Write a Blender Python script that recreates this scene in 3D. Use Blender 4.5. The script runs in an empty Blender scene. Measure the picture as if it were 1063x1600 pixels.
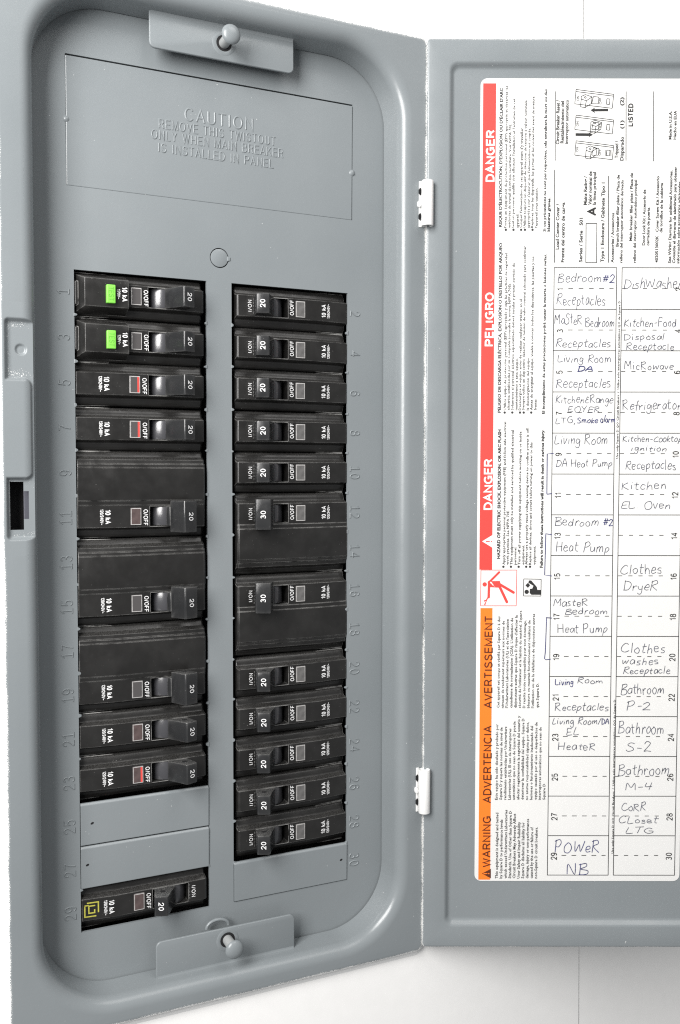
import bpy, bmesh, math, random
from mathutils import Matrix, Vector
random.seed(7)
sc = bpy.context.scene
MM = 0.001                                   # everything below is measured in millimetres

# ------------------------------------------------------------------ camera
YAW, PITCH, ROLL = 0.438842, -0.0455343, 0.0013255
fwd = Vector((math.sin(YAW)*math.cos(PITCH), math.cos(YAW)*math.cos(PITCH), math.sin(PITCH)))
rgt = fwd.cross(Vector((0, 0, 1))).normalized()
upv = rgt.cross(fwd)
r2 = math.cos(ROLL)*rgt + math.sin(ROLL)*upv
u2 = -math.sin(ROLL)*rgt + math.cos(ROLL)*upv
cam_d = bpy.data.cameras.new('camera')
cam = bpy.data.objects.new('camera', cam_d)
sc.collection.objects.link(cam)
cam_d.sensor_fit = 'VERTICAL'; cam_d.sensor_height = 36.0; cam_d.sensor_width = 24.0
cam_d.lens = 36.0*1500/1600
cam_d.clip_start = 0.02; cam_d.clip_end = 50
m = Matrix((r2, u2, -fwd)).transposed().to_4x4()
m.translation = Vector((-72.037, -418.019, -83.648))*MM
cam.matrix_world = m
sc.camera = cam

# ------------------------------------------------------------------ world, lamps, exposure
world = bpy.data.worlds.new('World'); sc.world = world; world.use_nodes = True
bg = world.node_tree.nodes['Background']
bg.inputs[0].default_value = (0.96, 0.98, 1.0, 1); bg.inputs[1].default_value = 0.30

def area(name, loc, target, sx, sy, power, col):
    d = bpy.data.lights.new(name, 'AREA'); d.shape = 'RECTANGLE'
    d.size = sx*MM; d.size_y = sy*MM; d.energy = power; d.color = col
    o = bpy.data.objects.new(name, d); sc.collection.objects.link(o)
    o.location = Vector(loc)*MM
    o.rotation_euler = (Vector(target)-Vector(loc)).to_track_quat('-Z', 'Y').to_euler()
    return o
area('window_light', (-430, -440, 205), (64, 0, -40), 330, 580, 11.8, (1.0, 0.985, 0.965))
area('wall_fill_light', (330, -560, 700), (150, 0, -120), 520, 520, 2.8, (1.0, 0.98, 0.955))  # added fill lamp, high right, brightens the white wall; no fixture seen there
sc.view_settings.view_transform = 'Standard'; sc.view_settings.look = 'None'
sc.view_settings.exposure = 0.0; sc.view_settings.gamma = 1.0
sc.view_settings.use_curve_mapping = False
sc.cycles.use_denoising = False
sc.cycles.max_bounces = 8
sc.cycles.filter_width = 1.15

# ------------------------------------------------------------------ materials
def node_mat(name):
    mt = bpy.data.materials.new(name); mt.use_nodes = True
    nt = mt.node_tree
    return mt, nt, nt.nodes['Principled BSDF']

def N(nt, kind, **kw):
    n = nt.nodes.new(kind)
    for k, v in kw.items():
        if k in n.inputs: n.inputs[k].default_value = v
        else: setattr(n, k, v)
    return n

def ramp(nt, src, a, b, ca=(0, 0, 0, 1), cb=(1, 1, 1, 1)):
    r = nt.nodes.new('ShaderNodeValToRGB')
    r.color_ramp.elements[0].position = a; r.color_ramp.elements[1].position = b
    r.color_ramp.elements[0].color = ca; r.color_ramp.elements[1].color = cb
    nt.links.new(src, r.inputs[0]); return r

def mixc(nt, fac, a, b):
    x = nt.nodes.new('ShaderNodeMix'); x.data_type = 'RGBA'
    for s, v in ((x.inputs[0], fac), (x.inputs[6], a), (x.inputs[7], b)):
        if hasattr(v, 'links'): nt.links.new(v, s)
        else: s.default_value = v
    return x.outputs[2]

def math_n(nt, op, a, b=None):
    x = nt.nodes.new('ShaderNodeMath'); x.operation = op
    for s, v in ((x.inputs[0], a), (x.inputs[1], b)):
        if v is None: continue
        if hasattr(v, 'links'): nt.links.new(v, s)
        else: s.default_value = v
    return x.outputs[0]

def plain(name, col, rough=0.5, spec=0.5, bump=0.0, bscale=900, var=0.0):
    mt, nt, b = node_mat(name)
    b.inputs['Roughness'].default_value = rough
    b.inputs['Specular IOR Level'].default_value = spec
    tc = N(nt, 'ShaderNodeTexCoord')
    no = N(nt, 'ShaderNodeTexNoise', Scale=bscale, Detail=3.0)
    nt.links.new(tc.outputs['Object'], no.inputs['Vector'])
    c = (*col, 1)
    if var:
        lo = tuple(x*(1-var) for x in col)+(1,); hi = tuple(min(1, x*(1+var)) for x in col)+(1,)
        r = ramp(nt, no.outputs[0], .3, .7, lo, hi); nt.links.new(r.outputs[0], b.inputs['Base Color'])
    else:
        b.inputs['Base Color'].default_value = c
    if bump:
        bn = N(nt, 'ShaderNodeBump', Strength=bump, Distance=0.0002)
        nt.links.new(no.outputs[0], bn.inputs['Height']); nt.links.new(bn.outputs[0], b.inputs['Normal'])
    return mt

def paint_mat(name, overspray):
    """grey baked enamel: faint orange peel, slow tone drift, fine dust; white wall paint sprayed on where 'spray' says"""
    mt, nt, b = node_mat(name)
    tc = N(nt, 'ShaderNodeTexCoord'); P = tc.outputs['Object']
    slow = N(nt, 'ShaderNodeTexNoise', Scale=14.0, Detail=4.0); nt.links.new(P, slow.inputs['Vector'])
    tone = ramp(nt, slow.outputs[0], .3, .72, (.194, .214, .224, 1), (.219, .239, .249, 1))
    sp = N(nt, 'ShaderNodeTexNoise', Scale=700.0, Detail=2.0); nt.links.new(P, sp.inputs['Vector'])
    fleck = ramp(nt, sp.outputs[0], .745, .775)
    big = N(nt, 'ShaderNodeTexNoise', Scale=45.0, Detail=2.0); nt.links.new(P, big.inputs['Vector'])
    bigr = ramp(nt, big.outputs[0], .5, .62)
    fl = math_n(nt, 'MULTIPLY', fleck.outputs[0], bigr.outputs[0])
    col = mixc(nt, fl, tone.outputs[0], (.62, .63, .62, 1))
    rough = .33
    if overspray:
        at = N(nt, 'ShaderNodeAttribute', attribute_name='spray')
        fine = N(nt, 'ShaderNodeTexNoise', Scale=3300.0, Detail=2.0); nt.links.new(P, fine.inputs['Vector'])
        wob = N(nt, 'ShaderNodeTexNoise', Scale=90.0, Detail=3.0); nt.links.new(P, wob.inputs['Vector'])
        a = math_n(nt, 'MULTIPLY', wob.outputs[0], .45)
        a = math_n(nt, 'ADD', a, at.outputs['Fac'])
        a = math_n(nt, 'ADD', a, fine.outputs[0])
        k = math_n(nt, 'SUBTRACT', a, 1.12)
        k = math_n(nt, 'MULTIPLY', k, 9.0)
        cl = nt.nodes.new('ShaderNodeClamp'); nt.links.new(k, cl.inputs[0])
        g = math_n(nt, 'GREATER_THAN', at.outputs['Fac'], .02)
        kk = math_n(nt, 'MULTIPLY', cl.outputs[0], g)
        col = mixc(nt, kk, col, (.80, .80, .785, 1))
    nt.links.new(col, b.inputs['Base Color'])
    rv = N(nt, 'ShaderNodeTexNoise', Scale=33.0, Detail=6.0, Roughness=.65); nt.links.new(P, rv.inputs['Vector'])
    rr = ramp(nt, rv.outputs[0], .34, .68, (.22,)*3+(1,), (.36,)*3+(1,)); nt.links.new(rr.outputs[0], b.inputs['Roughness'])
    pe = N(nt, 'ShaderNodeTexNoise', Scale=420.0, Detail=2.0); nt.links.new(P, pe.inputs['Vector'])
    wv = N(nt, 'ShaderNodeTexNoise', Scale=28.0, Detail=1.0); nt.links.new(P, wv.inputs['Vector'])
    h = math_n(nt, 'MULTIPLY', wv.outputs[0], 3.0); h = math_n(nt, 'ADD', h, pe.outputs[0])
    bn = N(nt, 'ShaderNodeBump', Strength=.12, Distance=0.0002)
    nt.links.new(h, bn.inputs['Height']); nt.links.new(bn.outputs[0], b.inputs['Normal'])
    return mt

def plastic_mat(name, col, edge, rough=.34, dusty=.10):
    """black moulded plastic: worn dusty edges that also carry painted edge highlights, scattered pale dust specks"""
    mt, nt, b = node_mat(name)
    tc = N(nt, 'ShaderNodeTexCoord'); P = tc.outputs['Object']
    oi = N(nt, 'ShaderNodeObjectInfo')
    mp = nt.nodes.new('ShaderNodeVectorMath'); mp.operation = 'ADD'
    nt.links.new(P, mp.inputs[0]); nt.links.new(oi.outputs['Random'], mp.inputs[1]); V = mp.outputs[0]
    bv = N(nt, 'ShaderNodeBevel', samples=6, Radius=0.00042)
    geo = N(nt, 'ShaderNodeNewGeometry')
    dt = nt.nodes.new('ShaderNodeVectorMath'); dt.operation = 'DOT_PRODUCT'
    nt.links.new(bv.outputs[0], dt.inputs[0]); nt.links.new(geo.outputs['True Normal'], dt.inputs[1])
    inv = math_n(nt, 'SUBTRACT', 1.0, dt.outputs['Value'])
    em = ramp(nt, inv, .015, .16)
    wn = N(nt, 'ShaderNodeTexNoise', Scale=230.0, Detail=5.0); nt.links.new(V, wn.inputs['Vector'])
    wm = ramp(nt, wn.outputs[0], .30, .54)
    e2 = math_n(nt, 'MULTIPLY', em.outputs[0], wm.outputs[0]); e2 = math_n(nt, 'MULTIPLY', e2, edge)
    gr0_ = N(nt, 'ShaderNodeTexNoise', Scale=2200.0, Detail=5.0, Roughness=.7); nt.links.new(V, gr0_.inputs['Vector'])
    gr0 = ramp(nt, gr0_.outputs[0], .42, .68)
    sp = N(nt, 'ShaderNodeTexNoise', Scale=1500.0, Detail=1.0); nt.links.new(V, sp.inputs['Vector'])
    s2 = ramp(nt, sp.outputs[0], .755, .80)
    sb = N(nt, 'ShaderNodeTexNoise', Scale=110.0, Detail=3.0); nt.links.new(V, sb.inputs['Vector'])
    sbr = ramp(nt, sb.outputs[0], .42, .66)
    dust = math_n(nt, 'MULTIPLY', s2.outputs[0], sbr.outputs[0])
    haze = math_n(nt, 'MULTIPLY', sbr.outputs[0], .012)
    sx_ = nt.nodes.new('ShaderNodeSeparateXYZ'); nt.links.new(geo.outputs['True Normal'], sx_.inputs[0])
    upf = ramp(nt, sx_.outputs[2], .25, .9)
    settle = math_n(nt, 'MULTIPLY', upf.outputs[0], math_n(nt, 'MULTIPLY', gr0.outputs[0], dusty))
    tot = math_n(nt, 'ADD', e2, haze); tot = math_n(nt, 'ADD', tot, settle); tot = math_n(nt, 'ADD', tot, math_n(nt, 'MULTIPLY', dust, .4))
    cl = nt.nodes.new('ShaderNodeClamp'); nt.links.new(tot, cl.inputs[0])
    c = mixc(nt, cl.outputs[0], (*col, 1), (.45, .445, .43, 1))
    nt.links.new(c, b.inputs['Base Color'])
    rr = ramp(nt, wn.outputs[0], .3, .7, (rough-.06,)*3+(1,), (rough+.1,)*3+(1,))
    nt.links.new(rr.outputs[0], b.inputs['Roughness'])
    gr = N(nt, 'ShaderNodeTexNoise', Scale=1700.0, Detail=2.0); nt.links.new(V, gr.inputs['Vector'])
    bn = N(nt, 'ShaderNodeBump', Strength=.10, Distance=0.0001)
    nt.links.new(gr.outputs[0], bn.inputs['Height']); nt.links.new(bn.outputs[0], b.inputs['Normal'])
    return mt

M = {}
M['paint'] = paint_mat('grey_enamel', False)
M['paint_edge'] = paint_mat('grey_enamel_oversprayed', True)
M['black'] = plastic_mat('black_plastic', (.0125, .0120, .0115), .85, .30, .11)
M['handle'] = plastic_mat('handle_plastic', (.019, .0195, .0205), .45, .21, .30)
M['drum'] = plain('handle_drum', (.05, .05, .055), .24, .8, bump=.12, bscale=1500)
M['catch'] = plain('latch_catch_shaded', (.08, .082, .10), .45)  # dark blue-grey: shade inside the slot put into the catch's colour
M['dark'] = plain('hole_shade', (.006, .006, .007), .8)  # near-black: shade of holes, gaps and latch slot put into the colour
M['back'] = plain('box_interior', (.03, .03, .031), .7)
M['ink_white'] = plain('white_marking', (.78, .78, .78), .55, var=.06)
M['ink_yellow'] = plain('yellow_marking', (.42, .40, .06), .55, var=.15)
M['green'] = plain('green_button', (.20, .60, .075), .42, bump=.1)
M['green_d'] = plain('green_button_letters', (.13, .42, .05), .45)
M['lens'] = plain('window_lens', (.075, .07, .07), .16, .7)
M['lens_lit'] = plain('window_lens_lit', (.115, .112, .11), .2, .7, var=.2, bscale=420)  # right-column windows: the light they catch put into a lighter grey
M['lens_b'] = plain('window_lens_brown', (.085, .06, .058), .18, .7, var=.2, bscale=420)
M['rim'] = plain('window_rim_glint', (.42, .41, .40), .3, .6, var=.3, bscale=500)  # pale rim: bright edge highlights of the window put into its colour
M['red'] = plain('red_flag', (.72, .07, .06), .35)
M['steel'] = plain('screw_shank', (.33, .34, .34), .35)
M['wall'] = plain('white_wall', (.88, .873, .86), .5, .35, bump=.08, bscale=160, var=.012)
M['edge_halo'] = plain('white_halo', (.86, .86, .85), .45, .4, bump=.25, bscale=120)  # white of the strip that builds in the halo round the cover
M['hinge'] = plain('white_painted_hinge', (.76, .76, .75), .3, .5, bump=.1)
M['paper'] = plain('label_paper', (.71, .706, .692), .42, .45, bump=.05, bscale=60, var=.01)
M['p_red'] = plain('label_red', (.80, .06, .05), .42, .45)
M['p_orange'] = plain('label_orange', (.92, .20, .02), .42, .45)
M['p_black'] = plain('label_print', (.018, .018, .018), .5)
M['p_grey'] = plain('label_fine_print', (.03, .03, .032), .5)
M['p_white'] = plain('label_white_print', (.78, .775, .76), .42)
M['p_brown'] = plain('label_band_print', (.10, .022, .006), .45)
M['pen'] = plain('ballpoint_grey', (.085, .09, .12), .5, var=.35, bscale=300)
M['pen_blue'] = plain('ballpoint_blue', (.045, .05, .15), .5, var=.35, bscale=300)

# ------------------------------------------------------------------ mesh helpers
class MB:
    def __init__(s): s.v = []; s.f = []; s.mi = []; s.attr = None
    def vert(s, p): s.v.append(tuple(p)); return len(s.v)-1
    def face(s, idx, mi=0): s.f.append(tuple(idx)); s.mi.append(mi)
    def quad(s, a, b, c, d, mi=0):
        i = len(s.v); s.v += [tuple(a), tuple(b), tuple(c), tuple(d)]; s.face((i, i+1, i+2, i+3), mi)
    def box(s, x0, x1, y0, y1, z0, z1, mi=0):
        i = len(s.v)
        s.v += [(x, y, z) for x in (x0, x1) for y in (y0, y1) for z in (z0, z1)]
        for q in ((0, 1, 3, 2), (4, 6, 7, 5), (0, 4, 5, 1), (2, 3, 7, 6), (0, 2, 6, 4), (1, 5, 7, 3)):
            s.face([i+k for k in q], mi)
    def prism(s, poly, axis_pts, mi=0):
        """poly: list of 2-D points; axis_pts(p, k) -> 3-D for end k"""
        n = len(poly); a = [s.vert(axis_pts(p, 0)) for p in poly]; b = [s.vert(axis_pts(p, 1)) for p in poly]
        s.face(a[::-1], mi); s.face(b, mi)
        for k in range(n): s.face((a[k], a[(k+1) % n], b[(k+1) % n], b[k]), mi)
    def mesh(s, name, mats, bevel=0, segs=2, ang=28, smooth=None, merge=True):
        me = bpy.data.meshes.new(name)
        me.from_pydata([(x*MM, y*MM, z*MM) for x, y, z in s.v], [], s.f)
        if s.attr:
            at = me.attributes.new('spray', 'FLOAT', 'POINT')
            for k, val in enumerate(s.attr): at.data[k].value = val
        for p, k in zip(me.polygons, s.mi): p.material_index = k
        bm = bmesh.new(); bm.from_mesh(me)
        if merge: bmesh.ops.remove_doubles(bm, verts=bm.verts, dist=1e-7)
        if merge: bmesh.ops.recalc_face_normals(bm, faces=bm.faces)
        if bevel:
            ed = [e for e in bm.edges if len(e.link_faces) == 2 and e.calc_face_angle(0) > math.radians(ang)]
            bmesh.ops.bevel(bm, geom=ed, offset=bevel*MM, segments=segs, profile=.5, affect='EDGES', clamp_overlap=True)
        if smooth is not None:
            for fc in bm.faces: fc.smooth = True
            for e in bm.edges:
                if len(e.link_faces) == 2 and e.calc_face_angle(0) > math.radians(smooth): e.smooth = False
        bm.to_mesh(me); bm.free()
        for mt in (mats if isinstance(mats, (list, tuple)) else [mats]): me.materials.append(M[mt])
        return me

def obj(name, me, parent=None):
    o = bpy.data.objects.new(name, me); sc.collection.objects.link(o)
    if parent is not None: o.parent = parent
    return o

def empty(name, loc=(0, 0, 0), roty=0.0):
    o = bpy.data.objects.new(name, None); sc.collection.objects.link(o)
    o.empty_display_size = .01
    o.location = Vector(loc)*MM; o.rotation_euler = (0, roty, 0); return o

def tag(o, label=None, cat=None, group=None, kind=None):
    for k, v in (('label', label), ('category', cat), ('group', group), ('kind', kind)):
        if v: o[k] = v
    return o

def rrect(x0, x1, z0, z1, r, n=12, left=(), ):
    """closed loop, counter-clockwise seen from the front (x right, z up); extra points on the left side"""
    pts = []
    def arc(cx, cz, a0):
        for k in range(n+1):
            a = a0 + math.pi/2*k/n; pts.append((cx+r*math.cos(a), cz+r*math.sin(a)))
    arc(x1-r, z0+r, -math.pi/2); arc(x1-r, z1-r, 0); arc(x0+r, z1-r, math.pi/2)
    for zz in left: pts.append((x0, zz))
    arc(x0+r, z0+r, math.pi)
    return pts

# ------------------------------------------------------------------ lettering
_tc = {}
def text2d(body, bold=0.0, res=2):
    key = (body, bold, res)
    if key not in _tc:
        c = bpy.data.curves.new('t', 'FONT'); c.body = body; c.resolution_u = res; c.offset = bold; c.size = 1.0
        c.fill_mode = 'BOTH'
        o = bpy.data.objects.new('t', c); me = o.to_mesh()
        vs = [(v.co.x, v.co.y) for v in me.vertices]; fs = [tuple(p.vertices) for p in me.polygons]
        o.to_mesh_clear(); bpy.data.objects.remove(o); bpy.data.curves.remove(c)
        xs = [v[0] for v in vs]; x0, x1 = min(xs), max(xs)
        _tc[key] = ([(x-x0, y) for x, y in vs], fs, x1-x0)
    return _tc[key]
CAP = 0.729                                     # cap height of the built-in face at size 1

def put_text(mb, body, length, cap, place, bold=0.0, mi=0, res=2, centre=False):
    """length None keeps the natural set width; place(tx, ty) -> 3-D"""
    accented = bold > 0 and any(ord(c) > 127 for c in body)     # accented outlines do not take an offset: thicken by overprinting
    vs, fs, w = text2d(body, 0.0 if accented else bold, res)
    sy = cap/CAP; sx = sy if length is None else length/max(w, 1e-6)
    off = -w*sx/2 if centre else 0
    for q, (ex, ey) in enumerate(((-bold, 0), (bold, 0), (0, bold*.7), (0, -bold*.7)) if accented else ((0, 0),)):
        i = len(mb.v)
        for x, y in vs:
            p = Vector(place(off+(x+ex)*sx, (y+ey)*sy))
            mb.v.append(tuple(p+OVER*q))
        for f in fs: mb.face([i+k for k in f], mi)
OVER = Vector((-math.sin(YAW), -math.cos(YAW), 0))*.006

# plain sans capitals and figures drawn as strokes of even weight (cap height 1)
def _arc(cx, cy, rx, ry, a0, a1, n=12):
    return [(cx+rx*math.cos(math.radians(a0+(a1-a0)*k/n)), cy+ry*math.sin(math.radians(a0+(a1-a0)*k/n))) for k in range(n+1)]
_S = [(.58, .80), (.47, .95), (.31, 1.0), (.13, .92), (.07, .75), (.15, .60), (.33, .52), (.52, .43), (.60, .26), (.52, .08), (.32, 0), (.13, .06), (.03, .23)]
_6 = [(.46, .86), (.36, .98), (.24, 1.0), (.10, .86), (.04, .55), (.04, .32), (.12, .08), (.27, 0), (.42, .06), (.50, .24), (.48, .46), (.36, .60), (.22, .60), (.08, .48), (.04, .34)]
SF = {
 'A': (.70, [[(.02, 0), (.35, 1), (.68, 0)], [(.13, .33), (.57, .33)]]),
 'B': (.68, [[(.06, 0), (.06, 1), (.36, 1)]+_arc(.38, .765, .22, .235, 90, -90)+[(.06, .53)], [(.38, .53)]+_arc(.40, .265, .24, .265, 90, -90)+[(.06, 0), (.06, .1)]]),
 'C': (.72, [_arc(.38, .5, .34, .5, 42, 318, 22)]),
 'D': (.70, [[(.06, 0), (.06, 1), (.3, 1)]+_arc(.3, .5, .36, .5, 90, -90, 16)+[(.06, 0), (.06, .1)]]),
 'E': (.62, [[(.6, 1), (.07, 1), (.07, 0), (.6, 0)], [(.07, .53), (.55, .53)]]),
 'F': (.58, [[(.58, 1), (.07, 1), (.07, 0)], [(.07, .51), (.5, .51)]]),
 'G': (.76, [_arc(.38, .5, .34, .5, 42, 318, 22)+[(.69, .13), (.69, .46), (.42, .46)]]),
 'H': (.70, [[(.07, 0), (.07, 1)], [(.63, 0), (.63, 1)], [(.07, .53), (.63, .53)]]),
 'I': (.20, [[(.1, 0), (.1, 1)]]),
 'K': (.68, [[(.07, 0), (.07, 1)], [(.62, 1), (.08, .40)], [(.28, .60), (.66, 0)]]),
 'L': (.56, [[(.07, 1), (.07, 0), (.56, 0)]]),
 'M': (.84, [[(.07, 0), (.07, 1), (.42, .05), (.77, 1), (.77, 0)]]),
 'N': (.72, [[(.07, 0), (.07, 1), (.65, 0), (.65, 1)]]),
 'O': (.78, [_arc(.39, .5, .35, .5, 90, 450, 28)]),
 'P': (.66, [[(.07, 0), (.07, 1), (.36, 1)]+_arc(.38, .735, .24, .265, 90, -90)+[(.07, .47)]]),
 'R': (.70, [[(.07, 0), (.07, 1), (.36, 1)]+_arc(.38, .75, .23, .25, 90, -90)+[(.07, .50)], [(.40, .50), (.65, 0)]]),
 'S': (.66, [_S]),
 'T': (.62, [[(.01, 1), (.61, 1)], [(.31, 1), (.31, 0)]]),
 'U': (.70, [[(.07, 1)]+_arc(.35, .30, .28, .30, 180, 360, 14)+[(.63, 1)]]),
 'V': (.66, [[(.02, 1), (.33, 0), (.64, 1)]]),
 'W': (.94, [[(.02, 1), (.25, 0), (.47, .96), (.69, 0), (.92, 1)]]),
 'Y': (.66, [[(.02, 1), (.33, .45), (.64, 1)], [(.33, .45), (.33, 0)]]),
 'k': (.52, [[(.06, 0), (.06, 1)], [(.48, .70), (.07, .28)], [(.22, .44), (.52, 0)]]),
 '/': (.34, [[(.0, -.05), (.32, 1.03)]]), ' ': (.34, []), '~': (.58, [[(.04, .40), (.12, .52), (.22, .53), (.36, .42), (.46, .42), (.54, .55)]]),
 '0': (.56, [_arc(.28, .5, .23, .5, 90, 450, 24)]),
 '1': (.44, [[(.06, .76), (.22, .84), (.30, 1), (.30, 0)]]),
 'l': (.54, [[(.06, .80), (.28, 1), (.28, 0)], [(.04, 0), (.52, 0)]]),
 '2': (.56, [[(.05, .70)]+_arc(.27, .72, .22, .28, 165, -25, 12)+[(.40, .44), (.06, .06), (.04, .0), (.53, 0)]]),
 '3': (.56, [_arc(.25, .765, .20, .235, 155, -85, 12)+[(.2, .53)], [(.2, .53)]+_arc(.25, .27, .24, .27, 80, -155, 14)]),
 '4': (.58, [[(.42, 0), (.42, 1), (.03, .30), (.57, .30)]]),
 '5': (.56, [[(.48, 1), (.12, 1), (.06, .50)]+_arc(.26, .32, .24, .32, 125, -150, 16)]),
 '6': (.56, [_6]), '9': (.56, [[(.54-x, 1-y) for x, y in _6]]),
 '7': (.54, [[(.03, 1), (.51, 1), (.30, .55), (.20, 0)]]),
 '8': (.56, [_arc(.27, .76, .195, .24, -90, 270, 20), _arc(.27, .265, .24, .265, 90, 450, 20)]),
}
def offset_poly(pts, w):
    """mitred left/right outlines of a polyline"""
    p = [pts[0]]
    for q in pts[1:]:
        if math.hypot(q[0]-p[-1][0], q[1]-p[-1][1]) > 1e-4: p.append(q)
    closed = math.hypot(p[0][0]-p[-1][0], p[0][1]-p[-1][1]) < 1e-3
    n = len(p); out = []
    for k in range(n):
        if closed: a = p[k-1] if k else p[n-2]; b = p[k+1] if k < n-1 else p[1]
        else: a = p[k-1] if k else None; b = p[k+1] if k < n-1 else None
        def un(u, v): l = math.hypot(v[0]-u[0], v[1]-u[1]); return ((v[0]-u[0])/l, (v[1]-u[1])/l)
        d0 = un(a, p[k]) if a else un(p[k], b); d1 = un(p[k], b) if b else d0
        nx, ny = -(d0[1]+d1[1]), d0[0]+d1[0]; l = math.hypot(nx, ny) or 1; nx /= l; ny /= l
        c = max(.45, nx*-d0[1]+ny*d0[0]); h = w/2/c
        out.append(((p[k][0]+nx*h, p[k][1]+ny*h), p[k], (p[k][0]-nx*h, p[k][1]-ny*h)))
    return out
def put_strokes(mb, body, length, cap, place, wt=.14, centre=False, track=.16, ridge=None, mi=0):
    """place(tx, ty, lift_steps) -> 3-D; ridge: stamped profile height handed to place as third value"""
    tot = sum(SF[c][0]+track for c in body)-track
    sy = cap; sx = sy if length is None else length/tot
    x0 = -tot*sx/2 if centre else 0; x = 0; ns = 0
    for c in body:
        adv, st = SF[c]
        for s_ in st:
            o_ = offset_poly([((x+a)*sx, b*sy) for a, b in s_], wt*cap); ns += 1
            if ridge is None:
                L = [(mb.vert(place(x0+l[0], l[1], ns % 3)), mb.vert(place(x0+r[0], r[1], ns % 3))) for l, _, r in o_]
                for k in range(len(L)-1): mb.face((L[k][0], L[k][1], L[k+1][1], L[k+1][0]), mi)
            else:
                def mid(a, b, t): return (a[0]+(b[0]-a[0])*t, a[1]+(b[1]-a[1])*t)
                L = []
                for l, m_, r in o_:
                    row = []
                    for q, h in ((l, 0), (mid(l, m_, .45), .75), (mid(l, m_, .75), 1.0), (mid(r, m_, .75), 1.0), (mid(r, m_, .45), .75), (r, 0)):
                        row.append(mb.vert(place(x0+q[0], q[1], h*ridge+.012*(ns % 3))))
                    L.append(row)
                for k in range(len(L)-1):
                    for j in range(5): mb.face((L[k][j], L[k][j+1], L[k+1][j+1], L[k+1][j]), mi)
                mb.face(L[0]); mb.face(L[-1][::-1])
        x += adv+track

# ================================================================== the setting: wall
WALL_Y = -13.5
def seam_x(z): return 258.7 - (z+110)*0.0102
mb = MB()
X0, X1, Z0, Z1 = -30.6, 155.5, -317.0, 115.5     # opening cut for the box
FX0, FX1, FZ0, FZ1 = -700, 900, -900, 800
def wq(mb, pts): 
    a = [mb.vert((x, WALL_Y, z)) for x, z in pts]; b = [mb.vert((x, WALL_Y+12, z)) for x, z in pts]
    mb.face(a)
    n = len(pts)
    for k in range(n): mb.face((a[k], b[k], b[(k+1) % n], a[(k+1) % n]))
g = .35
sl, sr = (lambda z: seam_x(z)-g), (lambda z: seam_x(z)+g)
wq(mb, [(FX0, FZ0), (X0, FZ0), (X0, FZ1), (FX0, FZ1)])
wq(mb, [(X0, FZ0), (X1, FZ0), (X1, Z0), (X0, Z0)])
wq(mb, [(X0, Z1), (X1, Z1), (X1, FZ1), (X0, FZ1)])
wq(mb, [(X1, FZ0), (sl(FZ0), FZ0), (sl(FZ1), FZ1), (X1, FZ1)])
wall = obj('wall', mb.mesh('wall', 'wall'))
tag(wall, 'smooth white painted wall board around the grey panel', 'wall', kind='structure')
mb = MB(); wq(mb, [(sr(FZ0), FZ0), (FX1, FZ0), (FX1, FZ1), (sr(FZ1), FZ1)])
o = obj('wall_right', mb.mesh('wall_right', 'wall', bevel=.4))
o.location = (0, .0006, 0)
tag(o, 'second white wall board beyond the upright seam', 'wall', kind='structure')
mb = MB(); mb.box(FX0, FX1, WALL_Y+9, WALL_Y+11, Z1+1, FZ1); mb.box(FX0, FX1, WALL_Y+9, WALL_Y+11, FZ0, Z0-1)
mb.box(X1+1, FX1, WALL_Y+9, WALL_Y+11, Z0-1, Z1+1)
o = obj('wall_backing', mb.mesh('wall_backing', 'wall')); tag(o, 'backing strip behind the wall seam', 'wall', kind='structure')

# ================================================================== the panel
panel = empty('electrical_panel', (64, 0, -100))
tag(panel, 'grey steel electrical panel set in white wall with its door open', 'electrical panel')
PO = Vector((64, 0, -100))
def ppart(name, mb, mats, **kw):
    """part of the panel, given in scene millimetres"""
    mb.v = [(x-PO.x, y-PO.y, z-PO.z) for x, y, z in mb.v]
    return obj(name, mb.mesh(name, mats, **kw), panel)

# --- cover: one drawn steel frame, rounded recess, rolled outer edge
FRONT = -17.0
IN = (-16.8, 147.0, -309.0, 109.2)
OUT = (-32.3, 162.0, -321.2, 119.4)
ZA, ZB = -18.0, -119.0                          # left stretch with the latch pocket
zl = [ZA, ZB]
prof = [('d', 1.6, -.72), ('d', 0, -.75), ('d', .8, -11.4)]
for k in range(1, 9):
    a = math.pi/2*k/8
    prof.append(('d', .8+5.6*(1-math.cos(a)), -11.4-5.6*math.sin(a)))
loops = []; spray = []
for _, d, y in prof:
    loops.append((rrect(IN[0]-d, IN[1]+d, IN[2]-d, IN[3]+d, 30+d*.75, 16, zl), y)); spray.append(0)
er = 1.7
for inset, y, s in ((3.6, FRONT, 0), (2.4, FRONT, .10), (er, FRONT, .30), (er*.62, FRONT+.13, .50), (er*.29, FRONT+.5, .75), (.05, FRONT+1.2, 1.0), (0, FRONT+1.9, 1.1), (0, WALL_Y-.05, 1.3)):
    loops.append((rrect(OUT[0]+inset, OUT[1]-inset, OUT[2]+inset, OUT[3]-inset, 3.6-inset*.5, 16, zl), y)); spray.append(s)
mb = MB(); mb.attr = []
n = len(loops[0][0]); idx = []
for (pts, y), s in zip(loops, spray):
    idx.append([mb.vert((x, y, z)) for x, z in pts]); mb.attr += [s]*n
iA = 3*17                                        # point index of ZA on the left side (after three arcs)
P0, P1 = 2, len(loops)-3                         # profile span replaced by the latch strip
for a in range(len(loops)-1):
    for k in range(n):
        if k == iA and P0 <= a < P1: continue
        mb.face((idx[a][k], idx[a][(k+1) % n], idx[a+1][(k+1) % n], idx[a+1][k]))
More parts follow.
